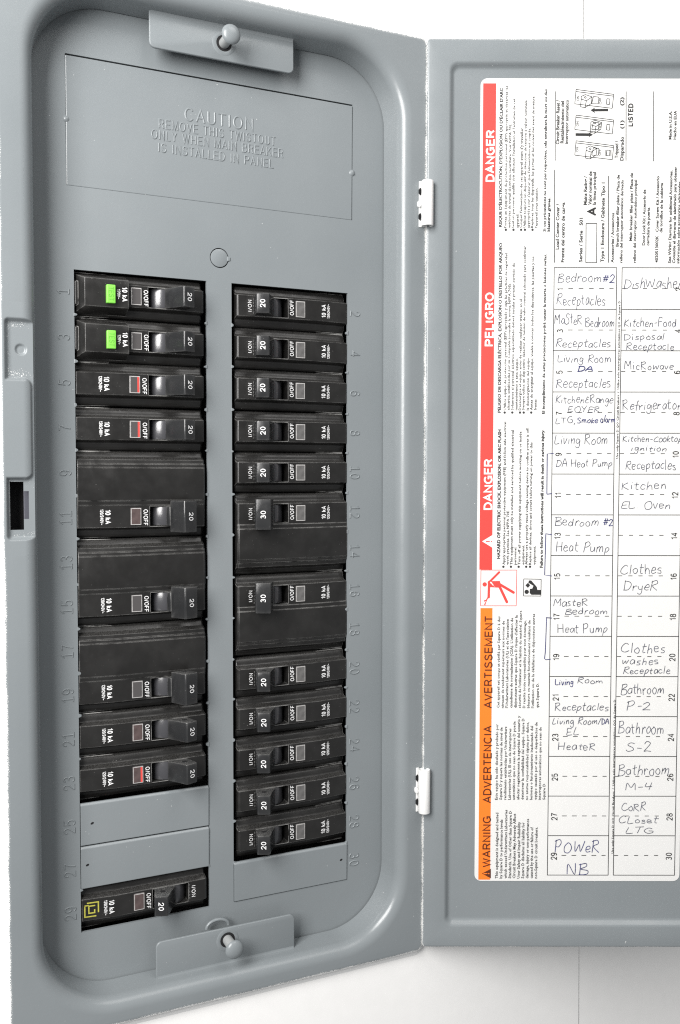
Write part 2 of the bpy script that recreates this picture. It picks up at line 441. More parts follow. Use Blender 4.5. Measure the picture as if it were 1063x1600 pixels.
# latch strip: height field
def left_y(x):
    xi0 = IN[0]-.8
    if x >= xi0-5.6: return -11.4-5.6*math.sqrt(max(0, 1-((5.6-(xi0-x))/5.6)**2))
    xo = OUT[0]+er
    if x < xo:
        t = (xo-x)/er
        return FRONT+1.2*t*t
    return FRONT
def sd_box(x, z, x0, x1, z0, z1, r):
    cx, cz = (x0+x1)/2, (z0+z1)/2
    qx = abs(x-cx)-(x1-x0)/2+r; qz = abs(z-cz)-(z1-z0)/2+r
    return math.hypot(max(qx, 0), max(qz, 0))+min(max(qx, qz), 0)-r
def pocket(x, z):
    """1 inside the stamped pocket, 0 outside"""
    a = sd_box(x, z, -29.4, 0, -112.0, -25.0, 1.2)
    b = sd_box(x, z, -45, -20.1, -88.0, -48.3, 2.6)
    d = max(a, -b)
    t = min(1, max(0, .5-d/1.7)); return t*t*(3-2*t)
NX, NZ = 44, 290
xs = [OUT[0]+.05+(IN[0]-.8-OUT[0]-.05)*i/NX for i in range(NX+1)]
zs = [ZA+(ZB-ZA)*j/NZ for j in range(NZ+1)]
def snap(arr, val):
    k = min(range(len(arr)), key=lambda q: abs(arr[q]-val)); arr[k] = val
for val in (-28.5, -23.3, -21.3): snap(xs, val)
for val in (-89.2, -93.0, -104.2, -108.5): snap(zs, val)
grid = []
for z in zs:
    row = []
    for x in xs:
        y = left_y(x); pk = pocket(x, z); fade = min(1, max(0, (x-OUT[0]-.3)/1.2))
        y = max(y, FRONT+2.0*pk*fade) if pk > 0 else y
        dd = math.hypot(x+23.6, z+36.5)
        y += .75*max(0, min(1, (2.3-dd)/.7))
        row.append(mb.vert((x, y, z)))
        e = max(0, 1-(x-OUT[0])/2.0)
        ring = math.exp(-((pk-.55)/.42)**2) if pk > .02 else 0
        nearpk = .34*pk*max(math.exp(-((z+27)/3)**2), math.exp(-((z+46.5)/3)**2), math.exp(-((z+90)/3)**2), math.exp(-((z+110.5)/3)**2), math.exp(-((x+28.5)/1.6)**2), math.exp(-((dd)/1.6)**2))
        mb.attr.append(max(e*.9, .20*ring, nearpk*.85))
    grid.append(row)
hole_edges = []
def inhole(x, z):
    return (-28.5 < x < -23.3 and -108.5 < z < -89.2) or (-23.4 < x < -21.3 and -104.2 < z < -93.0)
for j in range(NZ):
    for i in range(NX):
        xc, zc = (xs[i]+xs[i+1])/2, (zs[j]+zs[j+1])/2
        if inhole(xc, zc): continue
        mb.face((grid[j][i], grid[j][i+1], grid[j+1][i+1], grid[j+1][i]))
cover = ppart('cover', mb, 'paint_edge', smooth=50, merge=True)
# catch inside the latch slot, and a dark sheet for the shade behind
mb = MB()
mb.box(-22.95, -20.6, FRONT+4.6, FRONT+5.4, -104.6, -92.6)
ppart('latch_catch', mb, 'catch', bevel=.2)
mb = MB()
mb.box(-29.6, -20.2, -6.8, -6.3, -112, -86)
ppart('latch_slot_shade', mb, 'dark')

# --- white strip added where cover meets wall, for the bright halo there
mb = MB(); lo = []
for off, y in ((-.5, WALL_Y-.9), (.4, WALL_Y-.8), (1.2, WALL_Y-.62), (2.1, WALL_Y-.36), (2.8, WALL_Y-.12), (3.3, WALL_Y+.1)):
    pts = rrect(OUT[0]-off, OUT[1]+off, OUT[2]-off, OUT[3]+off, 3.6+max(off, 0), 8, [100-8*k for k in range(50)])
    lo.append([mb.vert((x+random.uniform(-.06, .06)*(off > 0), y, z+random.uniform(-.06, .06)*(off > 0))) for x, z in pts])
n = len(lo[0])
for a in range(len(lo)-1):
    for k in range(n): mb.face((lo[a][k], lo[a][(k+1) % n], lo[a+1][(k+1) % n], lo[a+1][k]))
ppart('edge_halo_strip', mb, 'edge_halo', smooth=80)

# --- box behind the dead front
mb = MB()
for q in (((X0, 55, Z0), (X1, 55, Z0), (X1, 55, Z1), (X0, 55, Z1)),
          ((X0, -12.0, Z0), (X0, 55, Z0), (X0, 55, Z1), (X0, -12.0, Z1)),
          ((X1, -12.0, Z0), (X1, 55, Z0), (X1, 55, Z1), (X1, -12.0, Z1)),
          ((X0, -12.0, Z0), (X1, -12.0, Z0), (X1, 55, Z0), (X0, 55, Z0)),
          ((X0, -12.0, Z1), (X1, -12.0, Z1), (X1, 55, Z1), (X0, 55, Z1))): mb.quad(*q)
ppart('enclosure_box', mb, 'back')

# --- dead front: flat plate with the openings punched out
CL, CW, CR0, CR1, ROW = 0.0, 58.0, 69.75, 128.1, 19.05
NROW = 15; BOT = -ROW*NROW
TW = (-2.7, 130.5, 34.7, 88.9)
KN = (64.1, 10.7)
xs = sorted({-21.0, 150.5, CL, CW, CR0, CR1, TW[0], TW[1], KN[0]-6, KN[0]+6})
zs = sorted({-313.0, 113.2, 0.0, BOT, TW[2], TW[3], KN[1]-6, KN[1]+6})
def hole(x, z):
    return (CL < x < CW and BOT < z < 0) or (CR0 < x < CR1 and BOT < z < 0) or (TW[0] < x < TW[1] and TW[2] < z < TW[3]) or (abs(x-KN[0]) < 6 and abs(z-KN[1]) < 6)
mb = MB(); T = 1.3
cells = {}
for i in range(len(xs)-1):
    for j in range(len(zs)-1):
        cells[i, j] = not hole((xs[i]+xs[i+1])/2, (zs[j]+zs[j+1])/2)
for (i, j), solid in cells.items():
    if not solid: continue
    a, b, c, d = xs[i], xs[i+1], zs[j], zs[j+1]
    mb.quad((a, 0, c), (b, 0, c), (b, 0, d), (a, 0, d))
    for di, dj, p, q in ((-1, 0, (a, c), (a, d)), (1, 0, (b, d), (b, c)), (0, -1, (b, c), (a, c)), (0, 1, (a, d), (b, d))):
        if cells.get((i+di, j+dj)) is False:
            if abs((p[0]+q[0])/2-KN[0]) <= 6.1 and abs((p[1]+q[1])/2-KN[1]) <= 6.1: continue
            mb.quad((p[0], 0, p[1]), (q[0], 0, q[1]), (q[0], T, q[1]), (p[0], T, p[1]))
K = 48
def sq(t):
    c, s = math.cos(t), math.sin(t); k = 6/max(abs(c), abs(s)); return (KN[0]+c*k, KN[1]+s*k)
for k in range(K):
    a, b = 2*math.pi*k/K, 2*math.pi*(k+1)/K
    r = 4.45
    pa, pb = (KN[0]+r*math.cos(a), KN[1]+r*math.sin(a)), (KN[0]+r*math.cos(b), KN[1]+r*math.sin(b))
    qa, qb = sq(a), sq(b)
    mb.quad((qa[0], 0, qa[1]), (qb[0], 0, qb[1]), (pb[0], 0, pb[1]), (pa[0], 0, pa[1]))
    mb.quad((pa[0], 0, pa[1]), (pb[0], 0, pb[1]), (pb[0], T, pb[1]), (pa[0], T, pa[1]))
dead = ppart('dead_front', mb, 'paint', bevel=0)
dead_loc = Vector((0, 0, 0))
def dpart(name, mb, mats, **kw):
    mb.v = [(x-PO.x, y-PO.y, z-PO.z) for x, y, z in mb.v]
    return obj(name, mb.mesh(name, mats, **kw), dead)

# stubs left where the twist-outs were broken off
for k in range(1, NROW):
    for x0, s in ((CL, 1), (CW, -1), (CR0, 1), (CR1, -1)):
        if x0 in (CL, CW) and k in (12, 13): continue
        zc = -ROW*k+random.uniform(-.5, .5); l = random.uniform(.7, 1.3); h = random.uniform(.7, 1.2)
        mb = MB(); mb.prism([(x0-.3*s, zc-h), (x0+l*s, zc-h*.35), (x0+l*s, zc+h*.35), (x0-.3*s, zc+h)], lambda p, e: (p[0], -.28 if e else 1.0, p[1]))
        dpart('twistout_stub', mb, 'paint', bevel=.2)

# main-breaker twist-out plate with stamped caution
mb = MB()
x0, x1, z0, z1 = TW[0]+.12, TW[1]-.28, TW[2]+.06, TW[3]-.75
mb.prism([(z0, 1.0), (z0, .03), (z1, -.45), (z1, 1.0)], lambda p, e: (x1 if e else x0, p[1], p[0]))
plate = dpart('twistout_plate', mb, 'paint', bevel=.3)
for x, z, r in ((TW[1]-.3, 56.9, 1.7), (TW[0]+.3, 62.0, 1.5)):
    mb = MB(); K = 20
    c = mb.vert((x, -.75, z)); ri = [mb.vert((x+.6*r*math.cos(a), -.6, z+.6*r*math.sin(a))) for a in [2*math.pi*k/K for k in range(K)]]
    ro = [mb.vert((x+r*math.cos(a), .1, z+r*math.sin(a))) for a in [2*math.pi*k/K for k in range(K)]]
    for k in range(K):
        mb.face((c, ri[k], ri[(k+1) % K])); mb.face((ri[k], ro[k], ro[(k+1) % K], ri[(k+1) % K]))
    dpart('weld_nub', mb, 'paint', smooth=60)
mb = MB(); mb.box(TW[0]-.5, TW[1]+.5, 2.2, 2.4, TW[2]-.5, TW[3]+.5)
dpart('plate_gap_shade', mb, 'dark')  # dark sheet added as the shade in the gap round the plate
mb = MB(); mb.box(KN[0]-5.6, KN[0]+5.6, 2.2, 2.4, KN[1]-5.6, KN[1]+5.6)
dpart('knockout_gap_shade', mb, 'dark')  # dark sheet added as the shade in the knockout's ring gap
mb = MB(); K = 40
mb.prism([(KN[0]+4.05*math.cos(2*math.pi*k/K), KN[1]+4.05*math.sin(2*math.pi*k/K)) for k in range(K)], lambda p, e: (p[0], -.1 if e else 1.2, p[1]))
dpart('knockout_disc', mb, 'paint', bevel=.25, smooth=40)
mb = MB(); mb.prism([(KN[0]+3.6, KN[1]-1.2), (KN[0]+5.0, KN[1]-.9), (KN[0]+5.0, KN[1]+.7), (KN[0]+3.6, KN[1]+1.0)], lambda p, e: (p[0], -.45 if e else .9, p[1]))
dpart('knockout_tie', mb, 'paint', bevel=.25)

def stamp(name, body, length, cap, cx, base, h=.26):
    mb = MB(); put_strokes(mb, body, length, cap, lambda tx, ty, t: (cx+tx, .02-.48*(base+ty-TW[2])/53.4-t, base+ty), wt=.17, centre=True, track=.24, ridge=h)
    return dpart(name, mb, 'paint', merge=False, smooth=50)
stamp('stamped_caution', 'CAUTION', 31.8, 5.2, 64.4, 69.2)
stamp('stamped_caution', 'REMOVE THIS TWISTOUT', 54.2, 3.7, 63.9, 64.1)
stamp('stamped_caution', 'ONLY WHEN MAIN BREAKER', 61.2, 3.7, 64.2, 59.2)
stamp('stamped_caution', 'IS INSTALLED IN PANEL', 53.6, 3.7, 63.2, 53.9)
for k in range(NROW):
    zc = -ROW*(k+.5)
    mb = MB(); put_strokes(mb, str(2*k+1).replace('1', 'l'), None, 4.5, lambda tx, ty, t: (-2.2-ty, -t, zc+tx), wt=.13, centre=True, track=.22, ridge=.36)
    dpart('stamped_number', mb, 'paint', merge=False, smooth=50)
    mb = MB(); put_strokes(mb, str(2*k+2).replace('1', 'l'), None, 4.7, lambda tx, ty, t: (129.6+ty, -t, zc-tx), wt=.13, centre=True, track=.22, ridge=.36)
    dpart('stamped_number', mb, 'paint', merge=False, smooth=50)

# filler plates still in place
def filler(x0, x1, k, hx, hz):
    za, zb = -ROW*k, -ROW*(k+1)
    mb = MB()
    poly = [(za-.25, .9), (za-.25, -.1), (za-1.1, -.75), (zb+.5, -.55), (zb+.22, -.2), (zb+.22, .9)]
    mb.prism(poly, lambda p, e: (x0+.25 if e else x1-.25, p[1], p[0]))
    o = dpart('filler_plate', mb, 'paint', bevel=.2)
    mb = MB(); K = 14
    mb.prism([(hx+.72*math.cos(2*math.pi*q/K), hz+.5*math.sin(2*math.pi*q/K)+.3*math.cos(2*math.pi*q/K)*.6) for q in range(K)], lambda p, e: (p[0], -.72 if e else 0, p[1]))
    dpart('filler_hole', mb, 'dark')  # dark disc on the plate, painted shade of its small hole
filler(CL, CW, 12, 5.1, -237.9); filler(CL, CW, 13, 2.9, -256.0); filler(CR0, CR1, 14, 124.7, -275.0)

# fastening tabs and screws
def tab(zin, zout, sgn, screw_z):
    x0, x1, y = 31.0, 97.0, -8.0
    r = 2.6; poly = []
    # rounded at the free end
    zf = zin
    pts = [(x0, zout), (x0, zf+sgn*r)]
    for k in range(7):
        a = math.pi/2*k/6; pts.append((x0+r-r*math.cos(a), zf+sgn*(r-r*math.sin(a))))
    for k in range(7):
        a = math.pi/2*k/6; pts.append((x1-r+r*math.sin(a), zf+sgn*(r-r*math.cos(a))))
    pts += [(x1, zf+sgn*r), (x1, zout)]
    mb = MB()
    mb.prism(pts, lambda p, e: (p[0], y if e else y+1.4, p[1]))
    o = ppart('fastening_tab', mb, 'paint', bevel=.45, segs=3, smooth=40)
    # fillet up into the recess wall
    mb = MB(); prev = None
    for k in range(7):
        a = math.pi/2*k/6; R = 2.0
        zz = zout-sgn*(R-R*math.cos(a))
        yy = y-.02-(R-R*math.sin(a))
        cur = [mb.vert((x0+.4, yy, zz)), mb.vert((x1-.4, yy, zz))]
        if prev: mb.face((prev[0], prev[1], cur[1], cur[0]))
        prev = cur
    obj_f = ppart('tab_fillet', mb, 'paint', smooth=80)
    # screw: hole rim, shank, domed head standing off the tab
    cx, cz = 64.0, screw_z
    mb = MB(); K = 24
    mb.prism([(cx+3.6*math.cos(2*math.pi*q/K), cz+3.6*math.sin(2*math.pi*q/K)) for q in range(K)], lambda p, e: (p[0], y-.06 if e else y+.5, p[1]))
    ppart('screw_hole', mb, 'dark')  # dark disc on the tab, painted shade of the screw hole
    mb = MB()
    ra = [mb.vert((cx+3.5*math.cos(2*math.pi*q/K), y-.1, cz+3.5*math.sin(2*math.pi*q/K))) for q in range(K)]
    rb = [mb.vert((cx+4.6*math.cos(2*math.pi*q/K), y-.35, cz+4.6*math.sin(2*math.pi*q/K))) for q in range(K)]
    rc = [mb.vert((cx+5.4*math.cos(2*math.pi*q/K), y+.02, cz+5.4*math.sin(2*math.pi*q/K))) for q in range(K)]
    for q in range(K):
        w = (q+1) % K; mb.face((ra[q], ra[w], rb[w], rb[q])); mb.face((rb[q], rb[w], rc[w], rc[q]))
    ppart('hole_rim', mb, 'paint', smooth=60)
    mb = MB()
    rings = []
    for rr, yy in ((2.3, y+6), (2.3, y-9.5)):
        rings.append([mb.vert((cx+rr*math.cos(2*math.pi*q/K), yy, cz+rr*math.sin(2*math.pi*q/K))) for q in range(K)])
    for q in range(K): w = (q+1) % K; mb.face((rings[0][q], rings[0][w], rings[1][w], rings[1][q]))
    ss = ppart('screw', mb, 'steel', smooth=60)
    mb = MB(); rings = []
    for rr, yy in ((2.0, -9.3), (4.0, -9.4), (4.25, -9.8), (4.05, -10.4), (3.2, -11.1), (1.8, -11.6), (.6, -11.75)):
        rings.append([mb.vert((cx+rr*math.cos(2*math.pi*q/K), y+yy, cz+rr*math.sin(2*math.pi*q/K))) for q in range(K)])
    for a in range(len(rings)-1):
        for q in range(K): w = (q+1) % K; mb.face((rings[a][q], rings[a][w], rings[a+1][w], rings[a+1][q]))
    mb.face(rings[-1])
    mb.v = [(x-PO.x, yy-PO.y, z-PO.z) for x, yy, z in mb.v]
    obj('screw_head', mb.mesh('screw_head', 'paint', smooth=50), ss)
tab(94.6, 110.5, 1, 102.0)
tab(-293.2, -310.5, -1, -298.8)
# lower loop of the captive spring clip behind the bottom tab
mb = MB(); K = 24; C0 = (60.8, -3.2, -294.2)
for q in range(K+1):
    a = math.pi*q/K
    cxx, czz = C0[0]+5.2*math.cos(a), C0[2]+3.4*math.sin(a)
    for w in range(8):
        b = 2*math.pi*w/8
        mb.vert((cxx+.8*math.cos(b)*math.cos(a), C0[1]+.8*math.sin(b), czz+.8*math.cos(b)*math.sin(a)))
for q in range(K):
    for w in range(8): mb.face((q*8+w, q*8+(w+1) % 8, (q+1)*8+(w+1) % 8, (q+1)*8+w))
ppart('clip_ring', mb, 'paint', smooth=60)

# ------------------------------------------------------------------ door (opened 155 degrees)
D0 = Vector((161.5, -19.0, 0)); DU = Vector((math.cos(YAW), -math.sin(YAW), 0)); DN = Vector((-math.sin(YAW), -math.cos(YAW), 0))
def dw(u, n, z): p = D0+DU*u+DN*n; return (p.x, p.y, z)
DO = (-1.3, 187.0, -318.3, 118.2)
ld = []
for inset, nn_ in ((0, -4.2), (0, -1.2), (.18, -.55), (.55, -.15), (1.2, 0), (10.2, 0), (10.7, -.1), (11.3, -.45), (12.0, -1.3), (12.7, -2.15), (13.3, -2.5), (13.9, -2.6)):
    ld.append((rrect(DO[0]+inset, DO[1]-inset, DO[2]+inset, DO[3]-inset, 1.6 if inset < 2 else max(1.8, 4.5-(inset-10)*.6), 8), nn_, 0.5 if inset < .3 else (.28 if inset < 1 else 0)))
mb = MB(); mb.attr = []; idx = []
for pts, nn_, s in ld:
    idx.append([mb.vert(dw(u, nn_, z)) for u, z in pts]); mb.attr += [s]*len(pts)
n = len(idx[0])
for a in range(len(ld)-1):
    for k in range(n): mb.face((idx[a][k], idx[a][(k+1) % n], idx[a+1][(k+1) % n], idx[a+1][k]))
mb.face(idx[-1])
door = ppart('door', mb, 'paint_edge', smooth=50)
mb = MB()
pts = rrect(DO[0]+.4, DO[1]-.4, DO[2]+.4, DO[3]-.4, 1.6, 8)
mb.face([mb.vert(dw(u, -4.0, z)) for u, z in pts])
mb.v = [(x-PO.x, y-PO.y, z-PO.z) for x, y, z in mb.v]
obj('door_skin', mb.mesh('door_skin', 'paint'), door)

# hinges: white painted barrel, scalloped leaf on the cover edge
for zt, zb in ((51.6, 30.6), (-229.2, -250.4)):
    hx, hy = 159.9, -20.4
    mb = MB(); K = 28; R = 2.85; rings = []
    for rr, z in ((R-.9, zb+1.2), (R-.5, zb+.1), (R-.12, zb), (R, zb+.35), (R, zt-.35), (R-.12, zt), (R-.5, zt-.1), (R-.9, zt-1.2)):
        rings.append([mb.vert((hx+rr*math.cos(2*math.pi*q/K), hy+rr*math.sin(2*math.pi*q/K), z)) for q in range(K)])
    for a in range(len(rings)-1):
        for q in range(K): w = (q+1) % K; mb.face((rings[a][q], rings[a][w], rings[a+1][w], rings[a+1][q]))
    mb.face(rings[0][::-1]); mb.face(rings[-1])
    hg = ppart('hinge', mb, 'hinge', smooth=50)
    def hsub(name, mb, mat, **kw):
        mb.v = [(x-PO.x, y-PO.y, z-PO.z) for x, y, z in mb.v]; return obj(name, mb.mesh(name, mat, **kw), hg)
    zm = (zt+zb)/2
    mb = MB(); mb.box(157.0, 158.6, -17.6, -17.0-.02, zb-.2, zt+.3); hsub('hinge_slot', mb, 'hinge', bevel=.3)
    for zc in (zm+5.9, zm-5.9):
        mb = MB(); mb.prism([(157.5+.6*math.cos(2*math.pi*q/16), zc+1.8*math.sin(2*math.pi*q/16)) for q in range(16)], lambda p, e: (p[0], -17.75 if e else -17.2, p[1]))
        hsub('hinge_notch_disc', mb, 'dark')  # dark disc on the leaf, painted shade of the notch
    mb = MB(); mb.prism([(156.9+.8*math.cos(2*math.pi*q/16), zm+1.6*math.sin(2*math.pi*q/16)) for q in range(16)], lambda p, e: (p[0], -18.7 if e else -17.0, p[1]))
    hsub('hinge_pin_bump', mb, 'hinge', bevel=.3, smooth=50)

# ================================================================== circuit breakers
# local frame: x = u from the outer end towards the middle of the panel, y = away from the viewer, z across
def face_w(u):
    """how far the marking face stands proud of the dead front"""
    if u < 15.3: return -.4+1.7*max(0, u)/15.3
    if u > 55.6: return .55
    return 1.3
SH = [(9.35, -14), (9.35, -4.6), (9.1, -3.6), (8.4, -2.9), (6.9, -2.3), (6.2, -2.2), (5.7, -1.9), (4.75, 0)]
SLOT = (31.2, 47.6, 4.35)
def body_mesh(name, vprof, slot_v, hole_half, ustat, extra=None):
    """vprof: list of (v, dw or None, 'abs'/'face'); a skin over (u, v) with a slot for the handle"""
    mb = MB()
    vs = vprof; nu = len(ustat)
    def w(u, item):
        v, kind, val = item
        endf = 1.0
        base = val if kind == 'abs' else face_w(u)+val
        if kind == 'abs' and val > -4:             # shoulders follow the slope of the outer end
            base = val + (face_w(u)-1.3)*.8
        return base
    P = [[mb.vert((u, -w(u, it), it[0])) for it in vs] for u in ustat]
    def is_hole(u, v): return SLOT[0] < u < SLOT[1] and abs(v-slot_v) < hole_half
    for i in range(nu-1):
        for j in range(len(vs)-1):
            if is_hole((ustat[i]+ustat[i+1])/2, (vs[j][0]+vs[j+1][0])/2): continue
            mb.face((P[i][j], P[i][j+1], P[i+1][j+1], P[i+1][j]))
    for i in (0, nu-1):                            # end walls
        for j in range(len(vs)-1):
            a, b = mb.v[P[i][j]], mb.v[P[i][j+1]]
            if abs(a[2]-b[2]) < 1e-6: continue
            mb.face((P[i][j], P[i][j+1], mb.vert((b[0], 14, b[2])), mb.vert((a[0], 14, a[2]))))
    a, b, h = SLOT[0], SLOT[1], hole_half          # slot walls and floor
    t, d = -1.3, 9.0
    for p, q in (((a, -h), (a, h)), ((a, h), (b, h)), ((b, h), (b, -h)), ((b, -h), (a, -h))):
        mb.quad((p[0], t, slot_v+p[1]), (q[0], t, slot_v+q[1]), (q[0], d, slot_v+q[1]), (p[0], d, slot_v+p[1]))
    mb.quad((a, d, slot_v-h), (b, d, slot_v-h), (b, d, slot_v+h), (a, d, slot_v+h))
    if extra: extra(mb)
    return mb.mesh(name, 'black', bevel=.16, segs=2, ang=24, smooth=40)

US = [.35, .9, 15.1, 15.35, 22.0, SLOT[0], SLOT[1], 55.5, 56.3]
def prof_single():
    p = []
    for v, w in SH[:-1]: p.append((-v, 'abs', w))
    p.append((-4.75, 'face', 0)); p.append((-4.35, 'face', 0)); p.append((4.35, 'face', 0)); p.append((4.75, 'face', 0))
    for v, w in SH[:-1][::-1]: p.append((v, 'abs', w))
    return p
def prof_double():
    p = []; c = 9.525
    for v, w in SH[:-1]: p.append((-v-c, 'abs', w))
    p += [(-4.75-c, 'face', 0), (-4.35-c, 'face', 0), (4.35-c, 'face', 0), (4.9-c, 'face', 0), (5.0-c, 'face', .25), (6.85-c, 'face', .25), (7.0-c, 'face', .6), (11.6, 'face', .6), (11.9, 'face', .1), (13.2, 'face', .05), (13.5, 'face', -.7), (15.2, 'face', -.9)]
    for v, w in SH[1:5][::-1]: p.append((v+c, 'abs', w))
    p.append((9.35+c, 'abs', -14))
    return p
def gfci_block(mb):
    # tall outer half of the test-button breakers
    a = [(1.0, 8.3, -1.6), (25.0, 8.3, -1.6)]
    i = len(mb.v)
    lo = [(.5, -8.2), (22.3, -8.2), (22.3, 8.2), (.5, 8.2)]; hi = [(3.6, -5.9), (22.1, -5.9), (22.1, 5.9), (3.6, 5.9)]
    for (u, v) in lo: mb.v.append((u, 2.8, v))
    for (u, v) in hi: mb.v.append((u, -4.2, v))
    for k in range(4): mb.face((i+k, i+(k+1) % 4, i+4+(k+1) % 4, i+4+k))
    mb.face((i+4, i+5, i+6, i+7))
ME = {}
ME['single'] = body_mesh('breaker_case', prof_single(), 0, 4.36, US)
ME['double'] = body_mesh('breaker_case_two_pole', prof_double(), -9.525, 4.36, US)
ME['gfci'] = body_mesh('breaker_case_test', prof_single(), 0, 4.36, US, gfci_block)

PIV = (39.9, -6.7)
def handle_mesh(name, lean, half):
    c, s = math.cos(lean), math.sin(lean)
    def R(x, y): return (PIV[0]+x*c+y*s, PIV[1]-x*s+y*c)
    def ex(v0, v1): return lambda p, e: (p[0], -p[1], v1 if e else v0)
    mb = MB()
    drum = [(8.1*math.sin(math.radians(a)), 8.1*math.cos(math.radians(a))) for a in range(-100, 101, 8)]
    mb.prism([R(*q) for q in drum], ex(-4.25, 4.25), 1)
    pad = [(-4.9, 7.4), (-3.75, 12.5), (-3.05, 18.0), (-2.6, 18.6), (2.6, 18.6), (3.05, 18.0), (3.75, 12.5), (4.9, 7.4)]
    if half > 5:
        lo = [(-4.9, 7.4), (-4.4, 9.6), (4.4, 9.6), (4.9, 7.4)]
        mb.prism([R(*q) for q in lo], ex(-4.25, 4.25))
        pad = [(-4.35, 9.55), (-3.9, 12.5), (-3.6, 18.0), (-3.1, 18.6), (3.1, 18.6), (3.6, 18.0), (3.9, 12.5), (4.35, 9.55)]
    mb.prism([R(*q) for q in pad], ex(-half, half))
    me = mb.mesh(name, ['handle', 'drum'], bevel=.3, segs=2, ang=24, smooth=38, merge=False)
    hb = MB()
    for sg in (1, -1):
        K = 14; q0 = R(0, 13.2)
        hb.prism([(q0[0]+1.25*math.cos(2*math.pi*k/K), q0[1]+1.05*math.sin(2*math.pi*k/K)) for k in range(K)], lambda p, e: (p[0], -p[1], sg*(half+.04) if e else sg*(half-.6)))  # black discs on the handle sides paint the shade of the lock hole
    return me, hb.mesh(name+'_hole', 'dark'), R
LEAN = math.radians(23)
H = {('on', 4.4): handle_mesh('handle_on', LEAN, 4.4), ('off', 4.4): handle_mesh('handle_off', -LEAN, 4.4), ('on', 6.9): handle_mesh('handle_on_tall', LEAN, 6.9)}

def cap_text(state, half, body):
    me, hm, R = H[state, half]; lean = LEAN if state == 'on' else -LEAN
    mb = MB()
    def place(tx, ty, t):
        p = R(ty-1.0, 18.64+.01*t); return (p[0], -p[1], -tx)
    put_strokes(mb, body, 3.5, 2.05, place, wt=.17, centre=True)
    return mb.mesh('ampere_rating', 'ink_white', merge=False)
CT = {}
def marks(kind, volts, v0, hide_on):
    key = (kind, volts, v0, hide_on)
    if key in CT: return CT[key]
    mb = MB()
    lift = (lambda u: 4.24) if kind == 'gfci' else (lambda u: face_w(u)+.04)
    def pl(u0, vc):
        return lambda tx, ty, t: (u0+ty, -lift(u0+ty)-.008*t, vc-tx)
    g_ = kind == 'gfci'
    put_strokes(mb, '10 kA', 6.0, 1.95, pl(19.4 if g_ else 12.0, v0), wt=.19, centre=True)
    put_strokes(mb, volts, 4.2 if g_ else 6.7, 1.25, pl(17.2 if g_ else 9.8, v0-.1), wt=.17, centre=True)
    sh = .9 if g_ else 0
    put_strokes(mb, 'O/OFF', 6.9, 1.7, lambda tx, ty, t: (28.5+sh+ty, -1.345-.008*t, v0-tx-.5), wt=.165, centre=True, track=.2)
    put_strokes(mb, 'I/ON', 5.3, 1.6, lambda tx, ty, t: (49.2+ty, -1.345-.008*t, v0-tx), wt=.155, centre=True, track=.24)
    if kind == 'gfci':                              # small hook mark under the handle
        mb.quad((43.0, -1.345, -4.6), (43.3, -1.345, -4.6), (43.3, -1.345, -3.9), (43.0, -1.345, -3.9))
    CT[key] = mb.mesh('markings', 'ink_white', merge=False); return CT[key]
# moulded ribs beside the ON end of the slot
mb = MB()
for k in range(5): mb.box(48.0, 48.35, -1.5, -1.2, -3.4+1.5*k, -2.5+1.5*k)
RIB = mb.mesh('moulded_ribs', 'handle', bevel=.08)

def lens_mesh(mat):
    mb = MB(); a, b, h = 22.7, 27.4, 3.75; r = .38
    mb.box(a, b, -1.62, -1.0, -h, h, 1)
    mb.box(a+r, b-r, -1.70, -1.45, -h+r, h-r, 0)
    return mb.mesh('trip_window', [mat, 'rim'], bevel=.1, merge=False)
LN = {k: lens_mesh(k) for k in ('lens', 'lens_lit', 'lens_b')}
mb = MB(); mb.box(26.15, 26.95, -1.74, -1.5, -3.3, 3.3); FLAG = mb.mesh('trip_flag', 'red')
mb = MB(); mb.box(0, 3.8, -1.8, 1.0, -3.9, 3.9); BTN = mb.mesh('test_button', 'green', bevel=.35, segs=3, smooth=40)
mb = MB(); put_strokes(mb, 'TEST', 5.8, 2.0, lambda tx, ty, t: (.9+ty, -1.84-.008*t, -tx), wt=.16, centre=True); BTXT = mb.mesh('button_lettering', 'green_d', merge=False)

def breaker(slot, side, kind, amps, state='on', lens='lens', flag=False, label=''):
    two = kind == 'double'
    zc = -ROW*slot-(ROW if two else ROW/2)
    left = side == 'L'
    root = empty('circuit_breaker', (CL+.1 if left else CR1-.1, 0, zc), 0 if left else math.pi)
    root.rotation_euler[1] += math.radians(random.uniform(-.25, .25))
    root.location.z += random.uniform(-.12, .12)*MM
    root.location.y += random.uniform(-.25, .25)*MM
    tag(root, label, 'circuit breaker', 'circuit breakers in the panel')
    obj('case', ME[kind], root)
    v0 = -9.525 if two else 0.0
    half = 6.9 if two else 4.4
    me, hm, R = H[state, half]
    h = obj('handle', me, root); h.location.z = v0*MM
    obj('lock_hole_disc', hm, h)
    k = ('cap', state, half, amps)
    if k not in CT: CT[k] = cap_text(state, half, amps)
    obj('ampere_rating', CT[k], h)
    obj('markings', marks('gfci' if kind == 'gfci' else 'plain', '120V~' if kind == 'gfci' else '120/240V~', v0, 0), root)
    rb = obj('moulded_ribs', RIB, root); rb.location.z = v0*MM
    w = obj('trip_window', LN[lens], root); w.location.z = v0*MM
    if kind == 'gfci': w.location.x = .9*MM
    if flag: obj('trip_flag', FLAG, w)
    if kind == 'gfci':
        b = obj('test_button', BTN, root); b.location = (12.4*MM, -4.2*MM, (-.5)*MM)
        obj('button_lettering', BTXT, b)
    return root

